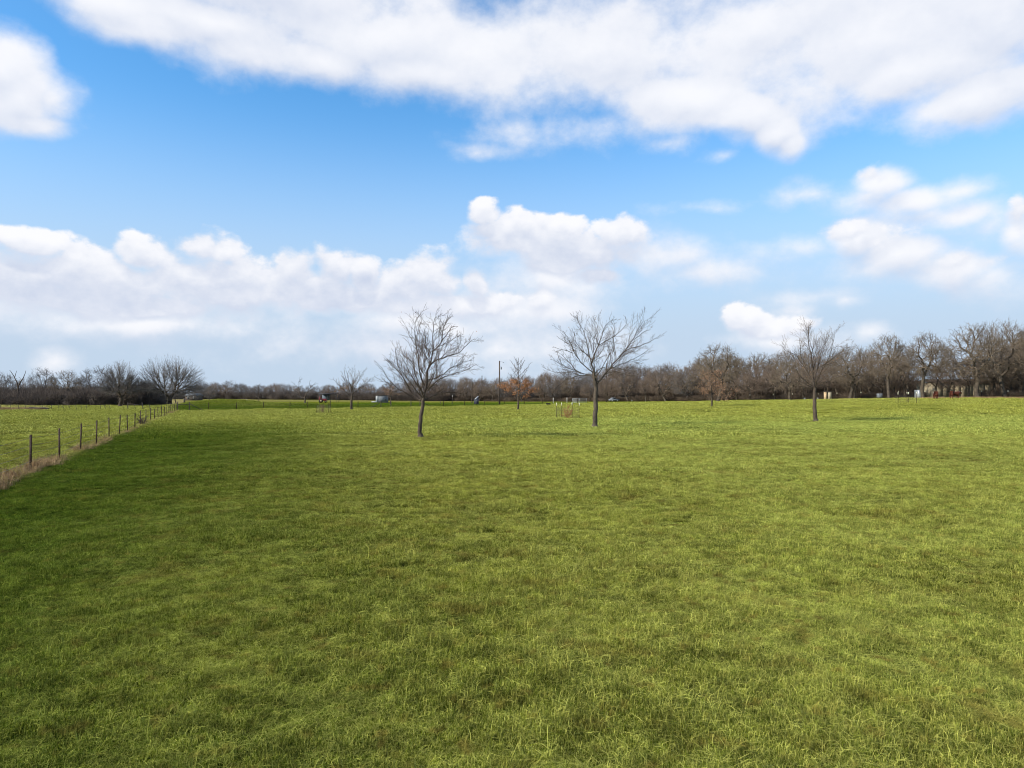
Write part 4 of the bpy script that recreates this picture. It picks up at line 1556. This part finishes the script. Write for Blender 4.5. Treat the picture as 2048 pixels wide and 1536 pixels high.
# ------------------------------------------------------------------ sapling cages
def cage(label, pxs, d, h, mesh_col=True, tip=True, depth=1.3):
    c = at(sum(pxs) / len(pxs), d)
    root = thing('sapling_cage', label, 'tree cage', c)
    ring = []
    for i, px in enumerate(pxs):
        dd = (-.5, .5, .35, -.4, .1)[i % 5] * depth
        p = at(px, d + dd) - c
        ring.append(p)
        MB().box((0, 0, h / 2 - .1), (.05, .03, h + .2)).build('post', M['post_metal'], root, loc=p).rotation_euler = (0, radians((-1) ** i * 1.5), 0)
        if tip:
            MB().box((0, 0, h - .10), (.08, .06, .36)).build('post_tip', M['cap_white'], root, loc=p)
    # mesh of the cage
    cx = sum(p.x for p in ring) / len(ring)
    rx = max(abs(p.x - cx) for p in ring)
    mb = MB()
    n = 26
    hh = h * .68
    for k in range(8):
        z = .05 + hh * k / 7
        for i in range(n):
            a, b = 2 * pi * i / n, 2 * pi * (i + 1) / n
            mb.bar((cx + rx * cos(a), depth * .5 * sin(a), z), (cx + rx * cos(b), depth * .5 * sin(b), z), .004, 3)
    for i in range(n):
        a = 2 * pi * i / n
        mb.bar((cx + rx * cos(a), depth * .5 * sin(a), .0), (cx + rx * cos(a), depth * .5 * sin(a), hh + .05), .004, 3)
    w = mb.build('wire_mesh', M['wire'], root)
    return c, root


M['red_twig'] = mottled('red_twig', (.30, .09, .045), (.42, .17, .09), 3)
SAP = dict(ang=(25, 60), ratio=.6, minlen=.1, rmin=.009, levels=2, wander=.2, up=.05, split=1, kids=(6, 5, 3))
c, _ = cage('wire sapling cage with yellow tipped posts around a red twigged sapling', (1113, 1123, 1144, 1158.5), 84, 1.88)
T = Tree(81, SAP)
T.limb([(0, 0, -.1), (.02, 0, .5), (0, 0, 1.7)], .022, .008, 0, nk=16, L=1.0, t0=.02)
for a in (0.4, 2.2, 4.1, 5.4):
    T.limb([(0, 0, 0), (cos(a) * .35, sin(a) * .35, .5), (cos(a) * .75, sin(a) * .6, 1.1)], .016, .008, 0, nk=9, L=.7, t0=.1)
finish_tree('sapling', T, 'small red twigged sapling growing inside the yellow tipped cage', 'sapling', at(1135, 84), (M['red_twig'], M['red_twig']),
            T.leaves(420, .07, 0, .8, .12), leafmat=M['rust_leaf'])
c, _ = cage('wire sapling cage of dark posts standing on the left of the field', (633.5, 640, 646.5, 657.5, 660.5), 110, 1.62, tip=False, depth=1.8)
T = Tree(83, SAP)
T.limb([(0, 0, -.1), (.02, 0, .5), (0, 0, 1.2)], .02, .008, 0, nk=12, L=.7, t0=.02)
finish_tree('sapling', T, 'brownish sapling inside the dark posted cage on the left', 'sapling', at(645, 110), (M['twig'], M['twig']),
            T.leaves(300, .09, 0, .9, .22), leafmat=M['dull_leaf'])
c, _ = cage('wire sapling cage with white tipped posts in front of the wood, left of the cows', (1796, 1814, 1817, 1833), 112, 1.75)
T = Tree(85, SAP)
T.limb([(0, 0, -.1), (.02, 0, .4), (0, 0, .9)], .02, .008, 0, nk=9, L=.5, t0=.02)
finish_tree('sapling', T, 'tiny bare sapling inside the white tipped cage near the cows', 'sapling', at(1814, 112), (M['twig'], M['twig']))


# ------------------------------------------------------------------ poles
def utility_pole(label, px, d, h, lamp=False, r=.17):
    root = thing('utility_pole', label, 'pole', at(px, d))
    MB().bar((0, 0, -.5), (0, 0, h), r, 12, r * .72).build('pole', M['pole_wood'], root, smooth=False)
    if lamp:
        mb = MB().bar((.1, 0, h - .35), (.55, 0, h - .22), .035, 6).bar((.55, 0, h - .22), (1.05, 0, h - .42), .035, 6)
        mb.build('lamp_arm', M['galv'], root)
        MB().lathe([(.02, .12), (.16, .08), (.2, -.04), (.12, -.12)], 10, (1.12, 0, h - .48)).build('lamp_head', M['galv'], root)
        MB().box((.35, 0, h - 1.75), (.5, .08, .08)).build('bracket', M['galv'], root)
        MB().lathe([(.05, -.35), (.15, -.33), (.16, .25), (.13, .33), (.03, .38)], 12, (.5, 0, h - 2.15)).build('transformer', M['grey_paint'], root)
        MB().bar((.12, 0, h - 1.3), (.12, 0, 3.0), .02, 5).build('ground_wire', M['dark_metal'], root)
    else:
        MB().bar((-.3, 0, h - .6), (.3, 0, h - .6), .05, 6).build('insulator_arm', M['pole_wood'], root)
    return root


utility_pole('tall wooden utility pole with short lamp arm beside the rusty leaved tree', 999, 196, H(88, 196), True, .24)
utility_pole('pole top showing above the wood left of the tall lamp pole', 964, 330, H(46, 330) + 1.0, False, .22)
utility_pole('dark pole behind the wide spreading tree', 1213, 226, H(78, 226), False, .15)

# ------------------------------------------------------------------ farm things
# tube gate
dg = 222
c = at(1159, dg)
root = thing('farm_gate', 'grey tube gate at the foot of the wood', 'gate', c)
gw, gh = H(29, dg), H(8, dg)
for s in (-1, 1):
    MB().bar((s * gw / 2, 0, .2), (s * gw / 2, 0, gh + .2), .035, 6).build('upright', M['galv'], root)
for k in range(5):
    z = .2 + gh * k / 4
    MB().bar((-gw / 2, 0, z), (gw / 2, 0, z), .03, 6).build('rail', M['galv'], root)
MB().bar((0, -.04, .2), (0, -.04, gh + .2), .025, 6).build('middle_upright', M['galv'], root)
for px, h in ((1106.5, 1.75), (1134, 1.75)):
    o = MB().bar((0, 0, -.3), (0, 0, h), .10, 8).build('gate_post', M['pale_wood'], None, loc=at(px, dg))
    tag(o, 'pale weathered post left of the tube gate, %s' % ('farther from the gate' if px < 1120 else 'nearer to the gate'), 'post')

# black trough
mb = MB().lathe([(.52, 0), (.60, .1), (.62, .55), (.65, .58), (.58, .58), (.53, .12)], 18)
tag(mb.build('stock_tub', M['rubber'], None, True, loc=at(1096.5, 176)), 'round black tub lying in the grass left of the tube gate', 'tub')

# weathered posts beyond the cross fence
o = MB().bar((0, 0, -.3), (.12, 0, 2.3), .09, 8, .07).build('leaning_post', M['old_wood'], None, loc=at(904, 196))
link('pale_top', MB().bar((.12, 0, 2.29), (.14, 0, 2.75), .09, 8, .07).mesh('pale_top', M['pale_wood']), o)
tag(o, 'weathered post with a pale top beyond the cross fence, left of the dark upright box', 'post')
tag(MB().bar((0, 0, -.3), (.1, 0, 1.0), .10, 8, .08).build('short_post', M['old_wood'], None, loc=at(881, 230)),
    'short dark post left of the pale topped post', 'post')
tag(MB().bar((0, 0, -.3), (0, 0, 1.4), .22, 9, .2).build('thick_post', M['old_wood'], None, loc=at(369, 165)),
    'thick dark post beside the big fan shaped tree at the end of the left fence', 'post')

# upright box with slanted top
dbx = 200
c = at(953, dbx)
root = thing('upright_box', 'dark blue grey upright box with a slanted pale roof beyond the cross fence', 'box', c, .25)
w = .52
MB().prism([(-w * 1.0, 0), (w * 1.15, 0), (w * .95, 2.15), (-w * .75, 1.7)], -.5, .5).build('body', M['dark_metal'], root)
MB().prism([(-w * 1.0, 1.66), (-w * .95, 1.58), (w * 1.1, 2.42), (w * .95, 2.5)], -.55, .55).build('roof', M['galv'], root)
MB().box((-w * 1.22, 0, .8), (.12, .8, 1.5)).build('side_panel', M['dark_metal'], root)

# open shelter with red machine
ds = 262
c = at(658.5, ds)
root = thing('open_shelter', 'flat dark roofed shelter on posts in front of the distant wood', 'shelter', c)
sw = H(36, ds)
MB().box((0, 0, 3.35), (sw, 4.5, .28)).build('roof', M['roof_dark'], root)
MB().box((0, -2.3, 3.32), (sw + .1, .06, .4)).build('fascia', M['roof_dark'], root)
for sx in (-.46, 0, .46):
    for sy in (-2, 2):
        MB().bar((sx * sw, sy, -.3), (sx * sw, sy, 3.25), .07, 6).build('support_post', M['dark_metal'], root)
MB().box((-sw * .26, 1.9, 2.0), (sw * .42, .06, 2.3)).build('back_panel', M['blue_tarp'], root)
c = at(646, 256)
root = thing('red_tractor', 'small red tractor parked by the dark roofed shelter', 'tractor', c, .35)
MB().box((.55, 0, 1.1), (1.5, .75, .75), bev=.08).build('hood', M['red_paint'], root)
MB().box((-.65, 0, .95), (1.1, .9, .5), bev=.06).build('seat_deck', M['red_paint'], root)
MB().box((-.75, 0, 1.5), (.45, .5, .12)).box((-.98, 0, 1.72), (.1, .5, .5)).build('seat', M['rubber'], root)
for s in (-1, 1):
    mb = MB().bar((-.75, s * .55, .72), (-.75, s * .88, .72), .72, 18)
    wl_ = mb.build('rear_wheel', M['rubber'], root)
    MB().bar((-.75, s * .89, .72), (-.75, s * .92, .72), .34, 12).build('rim', M['tan_ply'], wl_)
    mb = MB().bar((.95, s * .42, .4), (.95, s * .66, .4), .40, 16)
    wl_ = mb.build('front_wheel', M['rubber'], root)
    MB().bar((.95, s * .67, .4), (.95, s * .70, .4), .2, 10).build('rim', M['tan_ply'], wl_)
    MB().prism([(-1.5, 1.15), (-1.3, 1.5), (-.5, 1.55), (-.05, 1.15), (-.15, 1.1), (-.55, 1.45), (-1.25, 1.4), (-1.4, 1.1)], s * .55, s * .9).build('fender', M['red_paint'], root)
MB().box((.0, -.1, 1.9), (.12, .4, .7)).build('white_jug', M['white_paint'], root)
MB().bar((-1.15, -.5, 1.2), (-1.15, -.5, 2.3), .04, 5).bar((-1.15, .5, 1.2), (-1.15, .5, 2.3), .04, 5).bar((-1.15, -.5, 2.3), (-1.15, .5, 2.3), .04, 5).build('roll_bar', M['red_paint'], root)

# small white building
dw = 270
c = at(764, dw)
root = thing('small_building', 'small pale grey building behind the gate posts', 'building', c)
ww, wh = H(22, dw), 2.7
MB().box((0, 0, wh / 2 - .1), (ww, 3.4, wh + .2)).build('wall', M['grey_paint'], root)
MB().box((-ww * .36, -1.74, wh * .52), (ww * .16, .06, wh * .9)).build('door', M['white_paint'], root)
MB().box((0, 0, wh + .06), (ww + .3, 3.8, .12)).build('roof', M['roof_brown'], root)
MB().box((ww * .36, -1.74, wh * .4), (ww * .17, .06, .55)).build('window', M['glass'], root)
tag(MB().box((0, 0, .25), (2.2, 1.0, .5), bev=.12).build('water_trough', M['white_paint'], None, loc=at(749, 268)), 'low pale trough at the left foot of the small grey building', 'trough')
tag(MB().box((0, 0, .25), (3.2, 1.2, .55), bev=.14).bar((.4, 0, .4), (.4, 0, 1.2), .08, 6).build('pale_trough', M['pale_wood'], None, loc=at(492, 292)), 'long pale trough lying right of the green mound', 'trough')


def gable_house(name, label, px, d, wpx, hwall, mat_wall, mat_roof, depth=6.0, rise=1.5, nwin=2, rz=0.0, z=0.0):
    c = at(px, d, z)
    root = thing(name, label, 'house', c, rz)
    w = H(wpx, d)
    MB().box((0, 0, hwall / 2 - .2), (w, depth, hwall + .4)).build('wall', mat_wall, root)
    MB().prism([(-depth / 2 - .4, hwall), (depth / 2 + .4, hwall), (0, hwall + rise)], -w / 2 - .4, w / 2 + .4, 'X').build('roof', mat_roof, root)
    for i in range(nwin):
        x = w * ((i + .5) / nwin - .5)
        fr = MB().box((x, -depth / 2 - .03, hwall * .55), (1.1, .08, 1.2)).build('window', M['white_paint'], root)
        MB().box((x, -depth / 2 - .075, hwall * .55), (.9, .03, 1.0)).build('pane', M['glass'], fr)
    return root


gable_house('farm_house', 'low house with a pale roof half hidden behind the big fan shaped tree', 388, 345, 24, 2.4, M['roof_brown'], M['grey_paint'], 6, 1.2, 2)
gable_house('low_shed', 'low brown roofed shed under the trees behind the wide spreading tree', 1254, 250, 34, 2.1, M['roof_brown'], M['roof_brown'], 5, 1.2, 1)

# tan walled building behind the cows
db = 164
c = at(1906, db)
root = thing('tan_building', 'long tan walled building seen between the trunks behind the cows', 'building', c)
bw, bh = H(106, db), 3.9
npan = 9
for i in range(npan):
    w = bw / npan
    MB().box((-bw / 2 + w * (i + .5), -4.0 + (.012 if i % 2 else 0), bh / 2 - .2), (w - .03, .08, bh + .4)).build('wall_panel', M['tan_siding'], root)
MB().box((0, .1, bh / 2 - .25), (bw - .1, 8.0, bh + .3)).build('wall', M['tan_siding'], root)
MB().prism([(-4.6, bh), (4.6, bh), (0, bh + .7)], -bw / 2 - .4, bw / 2 + .4, 'X').build('roof', M['roof_brown'], root)
tag(MB().box((0, 0, .95), (.8, 1.6, 1.9), bev=.1).build('upright_tank', M['galv'], None, loc=at(1836, 150)), 'pale upright tank left of the tan building, behind the cage with white tipped posts', 'tank')
mb = MB().box((0, 0, .75), (.9, .9, .9), bev=.05)
o = mb.build('grey_crate', M['grey_paint'], None, loc=at(1759, 152))
tag(o, 'grey blue crate standing among the trunks left of the tallest oaks', 'crate')

# tan shed
dsd = 157
c = at(1655, dsd)
root = thing('tan_shed', 'small tan shed with a dark doorway right of the lone upright tree', 'shed', c, -.15)
MB().box((-.5, 0, .85), (.42, .9, 1.9)).build('wall_panel', M['tan_ply'], root)
MB().box((.38, 0, .9), (.74, .9, 2.0)).build('wall_panel', M['tan_siding'], root)
MB().box((0, .3, .85), (1.3, .5, 1.8)).build('inner_wall', M['roof_dark'], root)
MB().box((0, 0, 1.95), (1.75, 1.2, .08)).build('roof', M['roof_brown'], root)


# vehicles half hidden at the wood's edge
def car(label, px, d, body, rz, L=4.3, truck=False):
    root = thing('parked_truck' if truck else 'parked_car', label, 'pickup truck' if truck else 'car', at(px, d), rz)
    w = .86
    if truck:
        lower = [(-L / 2, .45), (L / 2 - .1, .45), (L / 2, .8), (L / 2 - .15, 1.05), (L / 2 - 1.2, 1.12), (-L / 2, 1.1)]
        cab = [(-.35, 1.1), (L / 2 - 1.2, 1.12), (L / 2 - 1.75, 1.72), (-.3, 1.75)]
    else:
        lower = [(-L / 2, .4), (L / 2 - .1, .4), (L / 2, .7), (L / 2 - .2, .9), (L / 2 - 1.1, .98), (-L / 2 + .1, .98)]
        cab = [(-L / 2 + .4, .98), (L / 2 - 1.1, .98), (L / 2 - 1.75, 1.45), (-L / 2 + 1.0, 1.47)]
    MB().prism(lower, -w, w).build('body', body, root)
    MB().prism([(x * .98, z) for x, z in cab], -w + .08, w - .08).build('cab', body, root)
    for s in (-1, 1):
        zc = [z for _, z in cab]
        z0, z1 = min(zc) + .07, max(zc) - .08
        x0, x1 = cab[0][0] + .3, cab[1][0] - .35
        MB().prism([(x0, z0), (x1, z0), (x1 - .42, z1), (x0 + .3, z1)], s * (w - .075), s * (w - .055)).build('side_window', M['glass'], root)
        for x in (-L / 2 + .85, L / 2 - .85):
            wl_ = MB().bar((x, s * (w - .2), .36), (x, s * (w + .02), .36), .36, 16).build('wheel', M['rubber'], root)
            MB().bar((x, s * (w + .021), .36), (x, s * (w + .04), .36), .19, 10).build('rim', M['galv'], wl_)
        MB().box((L / 2 - .05, s * .6, .78), (.12, .28, .14)).build('headlight', M['white_paint'], root)
    MB().box((L / 2 - .02, 0, .5), (.12, 1.6, .16)).build('bumper', M['galv'], root)
    return root


car('pale car parked under the trees right of the wide spreading tree', 1228, 242, M['grey_paint'], .35, 3.6)
car('dark pickup truck parked in the shade near the right edge of the wood', 2008, 150, M['blue_tarp'], .2, 4.9, True)
for px, d, lb in ((1609.5, 152, 'white bucket on the grass left of the lone upright tree'), (1635.5, 158, 'white bucket right of the lone upright tree, under the trees'), (1264, 224, 'white bucket in front of the low brown roofed shed')):
    mb = MB().lathe([(.16, 0), (.21, .42), (.225, .44), (.19, .44)], 12)
    tag(mb.build('bucket', M['white_paint'], None, True, loc=at(px, d, .15)), lb, 'bucket')

# brush heap and dead shrub on the fence
T = Tree(91, dict(SAP, rmin=.03, minlen=.3))
for i in range(60):
    a = T.r.uniform(-.4, .4) + (pi if T.r.random() < .5 else 0)
    p = np.array([T.r.uniform(-1.5, 1.5), T.r.uniform(-.5, .5), T.r.uniform(0.05, .4)])
    q = p + np.array([cos(a), sin(a), T.r.uniform(-.05, .15)]) * T.r.uniform(.7, 1.6)
    T.big.add(np.array([p, (p + q) / 2 + T.rv() * .05, q]), [.09, .08, .05], 5)
o = link('brush_heap', T.big.mesh('brush_heap', M['old_wood']), None, at(75, 131))
tag(o, 'low dark heap of cut branches at the left fence of the far pasture', 'brush heap')
T = Tree(93, dict(SAP, levels=3, wander=.3, rmin=.010, kids=(7, 6, 5)))
for i in range(9):
    a = i * .7
    T.limb([(0, 0, -.05), (cos(a) * .2, sin(a) * .25, .3), (cos(a) * .45, sin(a) * .6, .6 + .3 * T.r.random())], .024, .01, 0, nk=9, L=.5, t0=.1)
finish_tree('dead_shrub', T, 'dark tangled dead shrub caught in the left fence', 'shrub', (-7.13 - .434 * 66.3, 66.3, tz(-35.9, 66.3)), (M['old_wood'], M['twig']))


# ------------------------------------------------------------------ cows
def cow(label, px, d, rz, head_low=0.0, turn=0.0):
    root = thing('cow', label, 'cow', at(px, d), rz)
    # joints: nose towards +x
    J = [((-.78, 0, 1.18), (.26, .30)), ((-.35, 0, 1.12), (.34, .40)), ((.15, 0, 1.08), (.36, .42)), ((.58, 0, 1.14), (.30, .38)),
         ((.86, 0, 1.28), (.19, .26)), ((1.08, .05 * turn, 1.40 - head_low), (.15, .19)), ((1.28, .1 * turn, 1.40 - head_low), (.13, .15)), ((1.55, .16 * turn, 1.24 - head_low), (.085, .09))]
    E = [(i, i + 1) for i in range(7)]

    def chain(parent, pts):
        k = parent
        for p, r in pts:
            J.append((p, r)); E.append((k, len(J) - 1)); k = len(J) - 1
    for s in (-1, 1):
        chain(0, [((-.74, s * .20, .92), (.17, .20)), ((-.60, s * .23, .66), (.10, .12)), ((-.76, s * .22, .42), (.06, .065)), ((-.72, s * .22, .10), (.05, .055)), ((-.68, s * .22, .02), (.06, .06))])
        chain(3, [((.56, s * .20, .82), (.13, .16)), ((.56, s * .21, .50), (.075, .08)), ((.55, s * .21, .12), (.05, .055)), ((.58, s * .21, .02), (.06, .06))])
        chain(5, [((1.06, s * .19 + .05 * turn, 1.46 - head_low), (.05, .03)), ((1.03, s * .32 + .05 * turn, 1.44 - head_low), (.035, .02))])
    me = bpy.data.meshes.new('body')
    me.from_pydata([p for p, _ in J], E, [])
    ob = link('body', me)
    ob.modifiers.new('skin', 'SKIN')
    sk = me.skin_vertices[0].data
    for i, (_, r) in enumerate(J):
        sk[i].radius = r
        sk[i].use_root = (i == 1)
    ss = ob.modifiers.new('sub', 'SUBSURF'); ss.levels = 1; ss.render_levels = 1
    dg_ = bpy.context.evaluated_depsgraph_get()
    m2 = bpy.data.meshes.new_from_object(ob.evaluated_get(dg_))
    m2.name = 'body'
    m2.materials.clear(); m2.materials.append(M['hide'])
    for p in m2.polygons: p.use_smooth = True
    bpy.data.objects.remove(ob)
    link('body', m2, root)
    tl = Tubes()
    tl.add(np.array([(-1.0, 0, 1.32), (-1.08, 0, 1.15), (-1.08, 0, .8), (-1.05, 0, .5)]), [.035, .025, .02, .05], 6)
    link('tail', tl.mesh('tail', M['hide']), root)
    for s in (-1, 1):
        hn = Tubes()
        hn.add(np.array([(1.12, s * .10 + .05 * turn, 1.52 - head_low), (1.15, s * .24 + .05 * turn, 1.60 - head_low), (1.19, s * .28 + .05 * turn, 1.72 - head_low)]), [.035, .025, .008], 6)
        link('horn', hn.mesh('horn', M['pale_wood']), root)
        for x in (-.70, .58):
            MB().lathe([(.075, -.02), (.06, .07)], 8, (x, s * .215, 0)).build('hoof', M['hoof'], root)
    return root


cow('red brown cow standing side on with its head to the right, by the tan building', 1910, 127, 0.1, .18, 1)
cow('red brown cow seen from behind, left of the side on cow', 1871, 127, 1.15, .30, -1)
print('trees in wood', n_wood)
